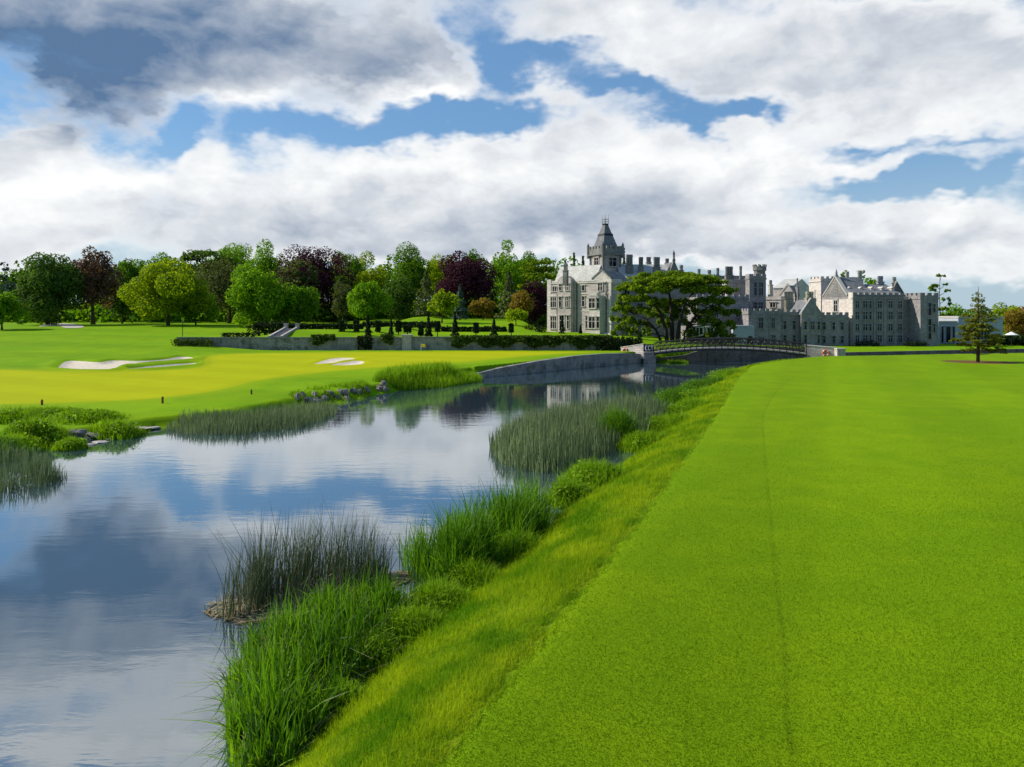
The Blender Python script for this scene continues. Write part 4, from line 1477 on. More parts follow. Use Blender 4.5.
# low pale building parts at the foot
P1 = Block(733, 137.5, 5, 732, 754.5, 325.5, GZ, 'render_pale', w1=3.5)
mb = MB()
aa = [P1.F2.at(p) for p in (747.6, 753)]
P1.F2.box(mb, aa[0], aa[1], -.05, .03, GZ, PZ(338.5, 137.5))
am, ar = sum(aa) / 2, (aa[1] - aa[0]) / 2
P1.F2.prism(mb, [(am + ar * math.cos(t), PZ(338.5, 137.5) + .9 * ar * math.sin(t)) for t in np.linspace(0, math.pi, 11)], -.05, .032)
mb.build('arched_door', M['glass'], manor)
P2 = Block(686, 138, 5, 685, 732.5, 326, GZ, 'stone_shaded', w1=3)
window(P2.F2, 697.5, 331, 10, 7, 3, 1, 'white')
window(P2.F2, 712, 331, 10, 7, 3, 1, 'white')

# --- two-storey front range
F1b = Block(748.5, 139, 4, 748, 780.5, 311.5, GZ, 'stone_shaded', w1=7)
F1b.parapet((2, 1), h=.45)
Y2 = F1b.F2.Y(F1b.w2)
F2b = Block(780.5, Y2 + .5, 4, 780, 801.5, 312.5, GZ, 'stone_shaded', w1=7)
F2b.parapet((2,), h=.45)
Gb = Block(801.3, Y2 - .6, 4, 800.6, 821, 314, GZ, 'stone_shaded')
gable(Gb.F2, 801.3, 821, 811, 299.5, Gb.z1, 'stone_shaded', 'trim_dark', depth=6)
chimney(805.6, 813.6, Y2 + 1.0, 305, 291.5, 2, 'stone_warm', 4)
Hb = Block(821, Y2 + .4, 4, 820.5, 848.5, 315.5, GZ, 'stone_shaded', w1=6)
Hb.parapet((2,), h=.5)
for px in (760.8, 773):
    window(F1b.F2, px, 323, 4.2 if px < 765 else 3.0, 10.5, 2, 2, 'trim_dark')
for (px, py, h) in [(762, 340.5, 6), (773.5, 339, 7.5)]:
    window(F1b.F2, px, py, 3.4, h, 2, 2, 'trim_dark')
for px in (784.8, 794):
    window(F2b.F2, px, 325, 2.6, 8, 1, 2, 'trim_dark')
    window(F2b.F2, px, 339, 2.6, 7.5, 1, 2, 'trim_dark')
for (px, w) in ((805.3, 2.4), (812.5, 3.6), (818.6, 2.2)):
    window(Gb.F2, px, 325.5, w, 7.5, 1 if w < 3 else 2, 2, 'trim_dark')
window(Gb.F2, 805.3, 339, 2.4, 7.5, 1, 2, 'trim_dark')
window(Gb.F2, 818.6, 339, 1.8, 8, 1, 2, 'trim_dark')
window(Gb.F2, 812.5, 311, 2, 4, 1, 1, 'trim_dark')
for px in (824, 833.5, 842):
    window(Hb.F2, px, 326, 2.6, 7, 1, 2, 'trim_dark')
    window(Hb.F2, px, 339.5, 2.6, 6.5, 1, 2, 'trim_dark')
# --- sunlit pieces behind it
I = Block(803, 147, 55, 779.5, 809, 314, 3, 'stone_warm')
gable(I.F1, 779.8, 802.8, 791.5, 301.8, I.z1, 'stone_warm', 'stone_dark', depth=6)
chimney(784.6, 793.2, 147.5, 306, 291.5, 3, 'stone_warm', -30)
J1 = Block(781, 154, 55, 765, 786, 297, 3, 'stone_pale')
J1.parapet((1, 2), cren=False)
window(J1.F1, 772.8, 305, 5, 4.5, 2, 1, 'stone_pale')
J2 = Block(795, 156, 55, 778.5, 801, 296, 3, 'stone_pale')
gable(J2.F1, 778.8, 794.8, 787.5, 285, J2.z1, 'stone_pale', 'stone_pale', depth=5)
J3 = Block(791, 163, 55, 773, 812, 288, 8, 'stone_pale')
J3.roof(PZ(278.5, 166), 1, 'slate_sunlit')
chimney(768.8, 772.2, 160, 290, 280, 2, 'trim', 8)
chimney(796.5, 798, 156, 296, 278, 1, 'stone_dark', 8)
K = Block(821, 153, 7, 809, 834, 279, 2, 'stone_pale')
K.parapet((1, 2), h=.45)
# --- the big wing
Mw = Block(853, 140, 7, 822, 903.5, 295.8, GZ, 'stone_shaded')
mb = MB()                                                             # sunlight on its flank, painted as a paler skin
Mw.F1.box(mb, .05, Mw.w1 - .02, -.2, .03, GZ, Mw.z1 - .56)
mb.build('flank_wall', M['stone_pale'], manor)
Mw.parapet((2,), h=.5)
Mw.roof(PZ(285.0, 146), 2, 'slate', a0=.4)
gable(Mw.F1, 823, 847.5, 835.5, 277.0, PZ(296.5, 146), 'stone_dark', 'trim', pinnacle=268.5, depth=5)
mb = MB()
Mw.F1.box(mb, Mw.F1.at(848.5), Mw.w1, -.5, .05, Mw.z1 - .55, PZ(292.5, 141))
mb.build('parapet', M['stone_pale'], manor)
window(Mw.F1, 836.2, 306, 3.6, 11, 2, 2, 'trim', .03)
for px in (850, 861.5, 872.5, 883, 893):                               # small white dormers
    Yd = 143.2
    F = Face((PX(px - 1.6, Yd), Yd), (math.cos(.122), math.sin(.122)), 3.2 / FPX * Yd)
    mb = MB()
    F.box(mb, 0, F.w, -1.5, 0, PZ(292, Yd), PZ(288.2, Yd))
    F.prism(mb, [(-.1, PZ(288.2, Yd)), (F.w + .1, PZ(288.2, Yd)), (F.w / 2, PZ(286.6, Yd))], -1.5, .08)
    mb.build('dormer', M['stone_pale'], manor)
for args in [(845.4, 849.2, 147, 286, 271.5, 2, 'trim'), (857.2, 862.2, 147, 288, 270.5, 2, 'trim'), (877.2, 883.2, 147, 288, 276, 3, 'trim_dark'), (891.8, 896.2, 147, 289, 277, 2, 'trim')]:
    chimney(*args)
for px, w in ((857.2, 3.6), (865, 4.4), (870.2, 2.0), (879.4, 4.2), (890.2, 4.2), (899.8, 3.8)):
    for py, h in ((304.5, 6.6), (315.5, 7.4), (327.3, 6.4), (338.6, 6.6)):
        window(Mw.F2, px, py, w, h, 1 if w < 3 else 2, 2, 'trim_dark', hood=py < 320)
mb = MB()
for px in (853.6, 874.6, 884.6, 895):
    a = Mw.F2.at(px)
    Mw.F2.box(mb, a - .2, a + .2, -.1, .14, GZ, Mw.z1 - .6)
mb.build('buttress', M['stone_shaded'], manor)
Nb = Block(903.5, Mw.F2.Y(Mw.w2) + .6, 7, 903, 921, 297, GZ, 'stone_shaded', w1=9)
Nb.parapet((2,), mat='stone_pale', cren=False, course=.3)
gable(Nb.F2, 903.8, 918.5, 910, 282, Nb.z1 + .2, 'stone_dark', 'stone_dark', th=4.5, out=-4)
Nt = Block(920.5, 138.5, 7, 919.5, 938.5, 296, GZ, 'stone_shaded', w1=6)
Nt.parapet((2, 1), h=.5)
for py in (311, 322, 333.5):
    window(Nb.F2, 917, py, 2.2, 5, 1, 2, 'trim_dark', hood=False)
window(Nb.F2, 908.5, 340.5, 3, 6, 1, 1, 'trim_dark')
window(Nt.F2, 929.5, 309, 3.2, 12, 1, 2, 'trim_dark')
window(Nt.F2, 934, 308, 2.2, 8, 1, 2, 'trim_dark')
window(Nt.F2, 929.5, 329, 3.2, 20, 1, 3, 'trim_dark')
window(Nt.F2, 934, 328, 2.0, 8, 1, 2, 'trim_dark')

# ------------------------------------------------------------------ low pale building right of the manor
low = empty('low_building', (90, 150, GZ), 'low flat-roofed pale building with tall dark openings right of the manor', 'building')
mL = manor
manor = low
La = Block(938.6, 148, 5, 938, 959, 322.5, GZ, 'render_pale', w1=8)
Lb = Block(958.2, 150.5, 5, 956, 1003, 318.0, GZ, 'render_pale', w1=9)
for (px, w) in ((942.2, 2.4), (948, 4.6), (953.4, 2.2)):
    window(La.F2, px, 334.5, w, 16, 1, 1, 'render_pale', hood=False)
window(Lb.F2, 968, 333, 6, 12, 2, 1, 'render_pale', hood=False)
window(Lb.F2, 985, 333, 9, 12, 3, 1, 'render_pale', hood=False)
mb = MB()
La.F2.box(mb, -.1, La.w2 - .4, -8.1, .2, La.z1, La.z1 + .3)
Lb.F2.box(mb, -.1, Lb.w2 + .1, -9.1, .2, Lb.z1, Lb.z1 + .35)
mb.build('roof', M['trim'], low)
manor = mL

# ------------------------------------------------------------------ walls, bridge, steps
def curtain(line, z0, ztop, th, name, mat, parent, side=1, cop=None):
    """a wall of thickness th following a line; its face stands on the line, its body to the left of travel"""
    L = np.asarray(line)
    d = unit(np.gradient(L, axis=0))
    nrm = np.stack([-d[:, 1], d[:, 0]], 1) * side
    zt = np.broadcast_to(ztop, (len(L),))
    A_ = [np.column_stack([L, np.full(len(L), z0)]), np.column_stack([L, zt]), np.column_stack([L + nrm * th, zt]), np.column_stack([L + nrm * th, np.full(len(L), z0)])]
    V = np.stack(A_, 1).reshape(-1, 3)
    F = []
    for i in range(len(L) - 1):
        for j in range(3):
            F.append((i * 4 + j, i * 4 + j + 1, (i + 1) * 4 + j + 1, (i + 1) * 4 + j)[::-side])
    F.append((0, 1, 2, 3))
    k = (len(L) - 1) * 4
    F.append((k + 3, k + 2, k + 1, k))
    mb = MB().add(V, F)
    return mb.build(name, mat, parent)


rt = np.linspace(0, 1, len(RWALL))
rtop = np.interp(rt, [0, .12, .3, .55, .75, .9, 1], [-1.10, -.55, -.12, .16, .17, .02, -.22])
rw = empty('river_wall', (RWALL[0][0], RWALL[0][1], WATER), 'curving grey stone river wall below the putting green, ending at the bridge', 'wall')
curtain(RWALL, WATER - 1, rtop, .75, 'wall', M['river_stone'], rw)

fw = empty('river_wall', (45, 116, WATER), 'long low stone bank wall across the water, running behind the bridge', 'wall')
FW = FARB[FARB[:, 0] < 200]
curtain(FW + np.array([0, .05]), WATER - 1, np.interp(FW[:, 0], [21, 26, 29, 44, 48, 200], [-.95, -.4, .55, .5, -.50, -.50]), .75, 'wall', M['bank_stone'], fw)

gw = empty('garden_wall', (-16, 115, 0), 'long grey garden retaining wall with a square pier, below the terrace', 'wall')
x0, x1, xp0, xp1 = -52.0, 15.5, PX(403, 115), PX(412, 115)
MB().box(x0, xp0, 114.72, 115.12, -1.2, 1.95).build('wall', M['garden_stone'], gw)
MB().box(xp1, x1, 114.55, 115.12, -1.2, 2.02).build('wall', M['garden_stone'], gw)
MB().box(x0, xp0 - .003, 114.62, 115.22, 1.953, 2.10).box(xp1 + .1, x1, 114.45, 115.22, 2.023, 2.16).build('coping', M['stone_dark'], gw)
MB().box(xp0, xp1, 114.0, 115.3, -1.2, 2.3).box(xp0 - .1, xp1 + .1, 113.9, 115.4, 2.3, 2.5).build('pier', M['stone'], gw)

# bridge
BA, BBp = np.array([21.0, 108.6]), np.array([PX(806, 102.2), 102.2])
br = empty('footbridge', (BA[0], BA[1], 0), 'dark arched steel lattice footbridge spanning the river', 'bridge')
bd_ = unit(BBp - BA)
bn = np.array([bd_[1], -bd_[0]])          # towards the viewer
Lb_ = np.linalg.norm(BBp - BA)
NB = 25
tt = np.linspace(0, 1, NB)
zb_ = lambda t: .22 + .12 * t + .74 * 4 * t * (1 - t)
pt = lambda t, o, dz: np.array([*(BA + bd_ * Lb_ * t + bn * o), zb_(t) + dz])
mb = MB()
for i in range(NB - 1):
    a_, b_ = tt[i], tt[i + 1]
    mb.hexa([pt(a_, 1.15, -.16), pt(b_, 1.15, -.16), pt(b_, -1.15, -.16), pt(a_, -1.15, -.16), pt(a_, 1.15, 0), pt(b_, 1.15, 0), pt(b_, -1.15, 0), pt(a_, -1.15, 0)])
mb.build('deck', M['deck'], br)
mb = MB()
for o in (1.05, -1.05):
    for i in range(NB - 1):
        a_, b_ = tt[i], tt[i + 1]
        mb.hexa([pt(a_, o + .09, -.45), pt(b_, o + .09, -.45), pt(b_, o - .09, -.45), pt(a_, o - .09, -.45), pt(a_, o + .09, -.165), pt(b_, o + .09, -.165), pt(b_, o - .09, -.165), pt(a_, o - .09, -.165)])
mb.build('girder', M['metal'], br)
for o in (1.18, -1.18):
    mb = MB()
    mb.tube(np.array([pt(t, o, 1.28) for t in tt]), .075, 6)
    mb.tube(np.array([pt(t, o, .12) for t in tt]), .06, 6)
    mb.tube(np.array([pt(t, o, .72) for t in tt]), .035, 5)
    for i in range(NB):
        mb.tube(np.array([pt(tt[i], o, -.3), pt(tt[i], o, 1.30)]), .055, 5)
        if i < NB - 1:
            mb.tube(np.array([pt(tt[i], o, .12), pt(tt[i + 1], o, 1.26)]), .045, 5)
            mb.tube(np.array([pt(tt[i], o + .03, 1.26), pt(tt[i + 1], o + .03, .12)]), .03, 5)
            for k in (.25, .5, .75):
                tq = tt[i] + (tt[1] - tt[0]) * k
                mb.tube(np.array([pt(tq, o, .10), pt(tq, o, 1.26)]), .018, 4)
    mb.build('railing', M['metal'], br)

ab = empty('bridge_abutment', (19.5, 109.6, WATER), 'pale stone bridge abutment with a squat pillar standing in the water', 'abutment')
# pillar
MB().box(PX(643.5, 109), PX(655.5, 109), 108.6, 110.9, WATER - 1, PZ(352.5, 109)).build('pillar', M['stone_dark'], ab)
MB().box(PX(643.2, 109), PX(655.8, 109), 108.5, 111.0, PZ(352.5, 109), PZ(351.6, 109)).build('capstone', M['stone'], ab)
f = Face((PX(620.8, 112), 112.0), unit(np.array([PX(643.3, 109) - PX(620.8, 112), -3.0])), 0)
f.w = np.hypot(PX(643.3, 109) - PX(620.8, 112), 3.0)
mb = MB()
f.prism(mb, [(0, -.6), (f.w, -.9), (f.w, PZ(344.2, 109)), (0, PZ(347.6, 112))], -.45, 0)
mb.build('parapet_wall', M['stone'], ab)
mb = MB()
f.prism(mb, [(-.05, PZ(347.6, 112) + .003), (f.w + .05, PZ(344.2, 109) + .003), (f.w + .05, PZ(343.5, 109)), (-.05, PZ(347.0, 112))], -.5, .06)
mb.build('coping', M['stone_pale'], ab)
# end panel with pale wrought letters, too small to read
pn = MB().box(PX(644, 108.9), PX(654.5, 108.9), 108.95, 109.05, PZ(351.6, 109), PZ(344.2, 109)).build('end_panel', M['metal'], ab)
mb = MB()
X0, X1, Zb, Zt = PX(645, 108.9), PX(653.6, 108.9), PZ(350.6, 109), PZ(345.2, 109)
wq = (X1 - X0) / 3
for i in range(3):
    cx_, cz_ = X0 + wq * (i + .5), (Zb + Zt) / 2
    if i < 2:
        mb.tube(np.array([(cx_ + wq * .36 * math.cos(t), 108.90, cz_ + (Zt - Zb) * .42 * math.sin(t)) for t in np.linspace(.5, 5.8, 12)]), .055, 5)
    else:
        mb.tube(np.array([(cx_ - wq * .3, 108.90, Zt), (cx_, 108.90, Zb), (cx_ + wq * .3, 108.90, Zt)]), .055, 5)
mb.build('scrollwork', M['white'], pn)

ab2 = empty('bridge_abutment', (43, 101.5, 0), 'pale stone bridge abutment standing on the fairway crest', 'abutment')
f2 = Face((PX(804.8, 102.4), 102.4), unit(np.array([PX(836.5, 101) - PX(804.8, 102.4), -1.4])), 0)
f2.w = np.hypot(PX(836.5, 101) - PX(804.8, 102.4), 1.4)
mb = MB()
f2.prism(mb, [(0, -2.6), (f2.w, -2.0), (f2.w, PZ(348.0, 101)), (0, PZ(345.4, 102.4))], -.5, 0)
mb.build('parapet_wall', M['stone'], ab2)
mb = MB()
f2.prism(mb, [(-.05, PZ(345.4, 102.4) + .003), (f2.w, PZ(348.0, 101) + .003), (f2.w, PZ(347.3, 101)), (-.05, PZ(344.6, 102.4))], -.56, .06)
mb.build('coping', M['stone_pale'], ab2)
MB().box(PX(836.6, 100.4), PX(845, 100.4), 100.2, 101.6, -2, PZ(349.2, 100.4)).build('pier', M['stone'], ab2)
MB().box(PX(836.0, 100.4), PX(845.6, 100.4), 100.1, 101.7, PZ(349.2, 100.4), PZ(348.4, 100.4)).build('capstone', M['stone_pale'], ab2)


def lifebuoy(px, py, F, label):
    a = F.at(px)
    z = F.z(px, py)
    c = np.array(F.P(a, .10, z))
    u3, n3 = np.array([*F.u, 0]), np.array([*F.n, 0])
    root = empty('lifebuoy', c, label, 'lifebuoy', 'lifebuoys at the bridge')
    K, R, r_ = 20, .36, .12
    V, Fc = [], []
    for i in range(K):
        th = i * 2 * math.pi / K
        e = u3 * math.cos(th) + np.array([0, 0, 1]) * math.sin(th)
        for j in range(8):
            ph = j * math.pi / 4
            V.append(c + e * (R + r_ * math.cos(ph)) + n3 * r_ * math.sin(ph))
            Fc.append((i * 8 + j, ((i + 1) % K) * 8 + j, ((i + 1) % K) * 8 + (j + 1) % 8, i * 8 + (j + 1) % 8))
    mesh_obj('ring', np.array(V), np.array(Fc), M['orange'], root, True)
    mb = MB()
    for i in range(4):
        th = math.pi / 4 + i * math.pi / 2
        p = [c + (u3 * math.cos(th + s) + np.array([0, 0, 1]) * math.sin(th + s)) * R for s in (-.12, 0, .12)]
        mb.tube(np.array(p), r_ * 1.12, 8)
    mb.build('band', M['white'], root, True)


lifebuoy(625.6, 350.6, f, 'orange lifebuoy hung on the sloping wall beside the putting green')
lifebuoy(825.8, 353.0, f2, 'orange lifebuoy hung on the wall on the fairway crest')

# stone steps up the terrace bank
stp = empty('garden_steps', (PX(275, 119), 119, 1.9), 'grey stone garden steps climbing the grass bank', 'steps')
mb = MB()
xa, xb = PX(270.5, 118.5), PX(280.5, 118.5)
for i in range(9):
    y0 = 118.6 + i * .85
    mb.box(xa, xb, y0, 127.5, 1.6, 1.93 + (i + 1) * .135 - .003 * 0)
mb.build('treads', M['stone_shaded'], stp)
for (x_, dx) in ((xa, -.34), (xb, .0)):
    mb = MB()
    x_a, x_b = x_ + dx, x_ + dx + .34
    mb.hexa([(x_a, 118.3, 1.5), (x_b, 118.3, 1.5), (x_b, 127.2, 1.5), (x_a, 127.2, 1.5), (x_a, 118.3, 2.2), (x_b, 118.3, 2.2), (x_b, 127.2, 3.5), (x_a, 127.2, 3.5)])
    mb.build('side_wall', M['stone'], stp)
    MB().box(x_a - .12, x_b + .12, 126.9, 127.5, 2.5, 3.9).box(x_a - .2, x_b + .2, 126.8, 127.6, 3.9, 4.05).build('pier', M['stone'], stp)


# ------------------------------------------------------------------ hedges, topiary, ivy
def box_leaves(r, lo, hi, n, leaf, ragged=.06, top_only=False):
    lo, hi = np.asarray(lo, float), np.asarray(hi, float)
    s = hi - lo
    ar = np.array([s[1] * s[2]] * 2 + [s[0] * s[2]] * 2 + [s[0] * s[1]] * 2)
    ar[4] *= .1
    f = r.choice(6, n, p=ar / ar.sum())
    P = lo + s * r.rand(n, 3)
    N = np.zeros((n, 3))
    for k in range(6):
        ax, sd = k // 2, k % 2
        m_ = f == k
        P[m_, ax] = (hi if sd else lo)[ax] - (1 if sd else -1) * np.abs(r.normal(size=m_.sum())) * ragged * 2
        N[m_, ax] = 1 if sd else -1
    P += r.normal(size=(n, 3)) * ragged
    return leaf_quads(r, P, unit(N + r.normal(size=(n, 3)) * .5), leaf * r.uniform(.6, 1.3, n))


def hedge(label, px0, px1, Y, h, dep, mat, seed, z=None, name='hedge', dens=1.0, leaf=.22, ragged=.08, group=None, zoff=0.):
    r = np.random.RandomState(seed)
    xa_, xb_ = PX(px0, Y), PX(px1, Y)
    zz = float(ground_z((xa_ + xb_) / 2, Y)[0]) if z is None else z
    zz += zoff
    n = int(min(7000, max(150, (xb_ - xa_) * (h + dep) * 60 * dens)))
    V, F, a = box_leaves(r, (xa_, Y, zz), (xb_, Y + dep, zz + h), n, leaf, ragged)
    o = mesh_obj(name, V, F, M[mat], origin=((xa_ + xb_) / 2, Y, zz), attrs={'rnd': a})
    return tag(o, label, 'hedge', group)


hedge('small clipped hedge at the far left end of the garden wall', 172, 185.5, 113, 1.0, 1.3, 'leaf_ivy', 1, ragged=.14)
hedge('longer clipped hedge beside the left end of the garden wall', 187.5, 209, 113, 1.05, 1.3, 'leaf_ivy', 2, ragged=.14)
hedge('dark low hedge on the bank left of the stone steps', 221, 246, 128, .85, 1.4, 'leaf_yew', 3)
hedge('long dark low hedge on the bank right of the stone steps', 284, 361, 128.5, .85, 1.4, 'leaf_yew', 4, leaf=.3)
hedge('dark square hedge block left of the arched hedge above the steps', 246.5, 252, 128, 2.0, 1.6, 'leaf_yew', 5)
hedge('arched dark hedge above the stone steps', 253, 287, 130, 2.0, 2.2, 'leaf_yew', 6, ragged=.2, leaf=.3)
hedge('long dark hedge behind the topiary row', 362, 440, 140, .95, 1.2, 'leaf_yew', 7, leaf=.3)
hedge('dark hedge behind the topiary nearer the manor house', 441, 506, 139, .85, 1.2, 'leaf_yew', 8, leaf=.3)
hedge('dark bushes at the foot of the manor house wall', 536, 546, 144, 1.2, 1.5, 'leaf_yew', 9, ragged=.2)
hedge('small dark bush left of the manor house', 525, 533, 146, .9, 1.3, 'leaf_ivy', 10, ragged=.2)
hedge('dark hedge in front of the garden wall beside the bridge', 598, 642, 112.9, 1.95, 1.5, 'leaf_yew', 11, z=.0, leaf=.3, dens=.8, ragged=.2)
hedge('low dark hedge below the wing of the manor house', 858, 880, 137, .8, 1.2, 'leaf_yew', 12, ragged=.18)
hedge('low dark hedge below the corner tower of the wing', 908, 928, 136.5, .8, 1.2, 'leaf_yew', 13, ragged=.18)
hedge('dark hedge at the right edge beyond the lone conifer', 996, 1045, 140, 1.6, 2.0, 'leaf_yew', 14, ragged=.25, leaf=.35)


def yew_cone(px, py_top, py_base, hw, Y, label, seed):
    zb = PZ(py_base, Y)
    return spire_tree('topiary_cone', label, 'topiary', px, Y, py_top, hw, 'leaf_yew', seed, 'clipped yew topiary of the garden', zb=zb, leaf=.26, dens=5, cb=.0, power=1.0)


for i, (px, pt_, pb, hw, Y, lab) in enumerate([
    (368, 315.5, 337.3, 3.8, 121, 'tall dark yew cone farthest left in the topiary row'),
    (391, 319.5, 337.3, 3.2, 121, 'smaller dark yew cone left of the wall pier'),
    (428.5, 313.5, 336, 4.0, 122, 'tall dark yew cone just right of the wall pier'),
    (455, 312, 335.5, 4.2, 123, 'tallest dark yew cone in front of the blue spruce'),
    (494, 318, 335.2, 3.8, 123, 'loose dark yew cone nearest the manor house in the row'),
    (562.3, 316, 334.5, 3.2, 141.5, 'slim dark yew cone against the sunlit manor front'),
    (580.5, 325, 334.3, 2.0, 141, 'short dark yew cone against the sunlit manor front'),
]):
    yew_cone(px, pt_, pb, hw, Y, lab, 700 + i)


def yew_block(px, py0, py1, hw, Y, py_base, label, seed):
    r = np.random.RandomState(seed)
    X, zb = PX(px, Y), PZ(py_base, Y)
    root = empty('topiary_standard', (X, Y, zb), label, 'topiary', 'clipped yew topiary of the garden')
    MB().tube(np.array([(X, Y, zb - .2), (X, Y, PZ(py1, Y) + .2)]), .09, 6).build('trunk', M['bark'], root, True)
    w = hw / FPX * Y
    V, F, a = box_leaves(r, (X - w, Y - w, PZ(py1, Y)), (X + w, Y + w, PZ(py0, Y)), 700, .2, .06)
    mesh_obj('crown', V, F, M['leaf_yew'], root, attrs={'rnd': a})


for i, (px, p0, p1, hw, lab) in enumerate([
    (342, 320.5, 335, 2.4, 'slim dark clipped yew standing alone right of the long bank hedge'),
    (356.5, 321, 332, 2.3, 'dark clipped yew block on a stem, first from the left in the row'),
    (378, 321, 331.5, 2.2, 'dark clipped yew block on a stem between the two left cones'),
    (398.5, 321, 331.5, 2.3, 'dark clipped yew block on a stem right of the smaller cone'),
    (407.5, 325, 332, 3.4, 'wide dark clipped yew block above the wall pier'),
    (421, 324, 335, 2.3, 'dark clipped yew block on a stem just left of the second tall cone'),
    (437.5, 321.5, 331.5, 2.2, 'dark clipped yew block on a stem just right of the second tall cone'),
    (476, 323, 332.5, 2.1, 'dark clipped yew block on a stem below the round orange-brown tree'),
    (511.3, 324, 332, 2.0, 'dark clipped yew block on a stem nearest the manor house'),
]):
    yew_block(px, p0, p1, hw, 124, 336.8 if px < 440 else 335.5, lab, 730 + i)


def ivy(label, px0, px1, zlo, zhi, Y, n, mat, seed, thick=.35, hang=.6):
    r = np.random.RandomState(seed)
    xa_, xb_ = PX(px0, Y), PX(px1, Y)
    x = r.uniform(xa_, xb_, n)
    u = r.rand(n)
    edge = zlo + (zhi - zlo) * np.clip(.5 + .5 * np.sin(x * 1.3) * np.sin(x * .41 + 1), 0, 1) * hang
    z = edge + (zhi - edge) * u ** .7
    y = Y - np.abs(r.normal(size=n)) * thick * (.5 + .7 * np.sin(x * .9 + z * 2) ** 2)
    V, F, a = leaf_quads(r, np.column_stack([x, y, z]), unit(np.array([0, -.8, .5]) + r.normal(size=(n, 3)) * .6), .3 * r.uniform(.6, 1.3, n))
    return tag(mesh_obj('ivy', V, F, M[mat], origin=((xa_ + xb_) / 2, Y, zlo), attrs={'rnd': a}), label, 'ivy', 'ivy on the garden wall')


ivy('wide curtain of dark ivy over the right half of the garden wall', 452, 612, .15, 2.35, 114.5, 5200, 'leaf_ivy', 41)
ivy('yellowish ivy tuft spilling over the wall right of the stone steps', 312, 335, .7, 2.5, 114.6, 520, 'leaf_ivy', 42)
ivy('dark ivy patch on the wall below the first yew cone', 358, 372, .0, 2.3, 114.6, 560, 'leaf_yew', 43, hang=.2)
ivy('ivy patch with yellow top on the wall left of the pier', 381, 393, .5, 2.5, 114.6, 420, 'leaf_ivy', 44)

# ------------------------------------------------------------------ cedar by the bridge and lone conifer
YC = 127.0
zc0 = PZ(341.5, YC)
q = lambda px, py, dy=0.0: (PX(px, YC + dy), YC + dy, PZ(py, YC + dy))
trk = [
    ([q(667, 344), q(666, 330), q(660, 312), q(648, 297), q(637, 290)], [.55, .42, .32, .22, .10]),
    ([q(672, 344, .6), q(672, 325, .6), q(671, 305, .8), q(668, 285, 1)], [.62, .5, .36, .15]),
    ([q(677, 344, -.3), q(679, 325, -.5), q(684, 306, -.8), q(694, 290, -1), q(704, 282, -1)], [.55, .42, .32, .2, .1]),
    ([q(682, 344, .4), q(687, 328, 1.0), q(697, 314, 1.6), q(712, 305, 2)], [.45, .34, .25, .1]),
    ([q(662, 344, .8), q(656, 330, 1.6), q(645, 318, 2.4), q(630, 312, 3)], [.40, .3, .2, .08]),
]
pd = []
for (px, py, hx, hz, dy) in [
    (648, 276, 16, 2.2, 0), (672, 273.5, 20, 2.2, 1), (695, 275.5, 18, 2.2, -1), (660, 279, 20, 2.4, -4), (685, 279, 18, 2.4, -5), (708, 280, 14, 2.2, 1), (640, 281, 13, 2.2, 2), (672, 277, 18, 2.4, 6),
    (632, 286, 13, 2.4, -1), (650, 287, 15, 2.4, -5), (716, 287, 15, 2.4, 0), (700, 288, 14, 2.4, -5), (725, 291, 9, 2.2, 2), (676, 285, 14, 2.4, 8), (655, 288, 12, 2.4, 7),
    (626, 296, 12, 2.4, 1), (640, 297, 13, 2.6, -4), (656, 299, 9, 2.4, -6), (712, 298, 13, 2.6, -3), (727, 300, 10, 2.4, 1), (695, 301, 8, 2.2, 6),
    (622, 306, 10, 2.6, -1), (634, 308, 11, 2.8, 3), (645, 309, 8, 2.4, -5), (716, 309, 12, 2.8, 2), (730, 310, 8, 2.6, -2), (704, 311, 8, 2.4, 7),
    (618, 317, 8, 2.8, 1), (629, 320, 9, 3.0, -3), (642, 322, 7, 2.6, 4), (712, 319, 10, 3.0, -3), (724, 321, 10, 3.0, 1),
    (621, 328, 8, 3.0, 0), (632, 330, 7, 3.0, 3), (646, 330, 5, 2.4, -5), (716, 330, 9, 3.0, -1), (728, 333, 8, 3.0, 1), (708, 334, 6, 2.6, 3), (660, 301, 12, 3, 4), (680, 300, 12, 3, 5), (668, 309, 12, 3, 6), (691, 309, 9, 3, 4), (654, 313, 9, 3, 5), (678, 318, 10, 3, 7), (664, 322, 8, 3, 7), (696, 321, 8, 3, 6), (690, 331, 7, 3, 7),
    (722, 341, 8, 2.6, 0), (711, 344, 6, 2.4, -1), (735, 340, 5, 2.4, 1),
]:
    pd.append(ppad(px, py, YC, hx * 1.2, hz * 1.5, dy))
trk = [(p, [v * .72 for v in w]) for p, w in trk]
pads_tree('cedar_tree', 'great spreading cedar with flat layers of foliage beside the footbridge', 'tree', (PX(672, YC), YC, zc0), trk, pd, 'leaf_cedar', 51, .26, 620, limb_r=.11, bark='bark_dark')

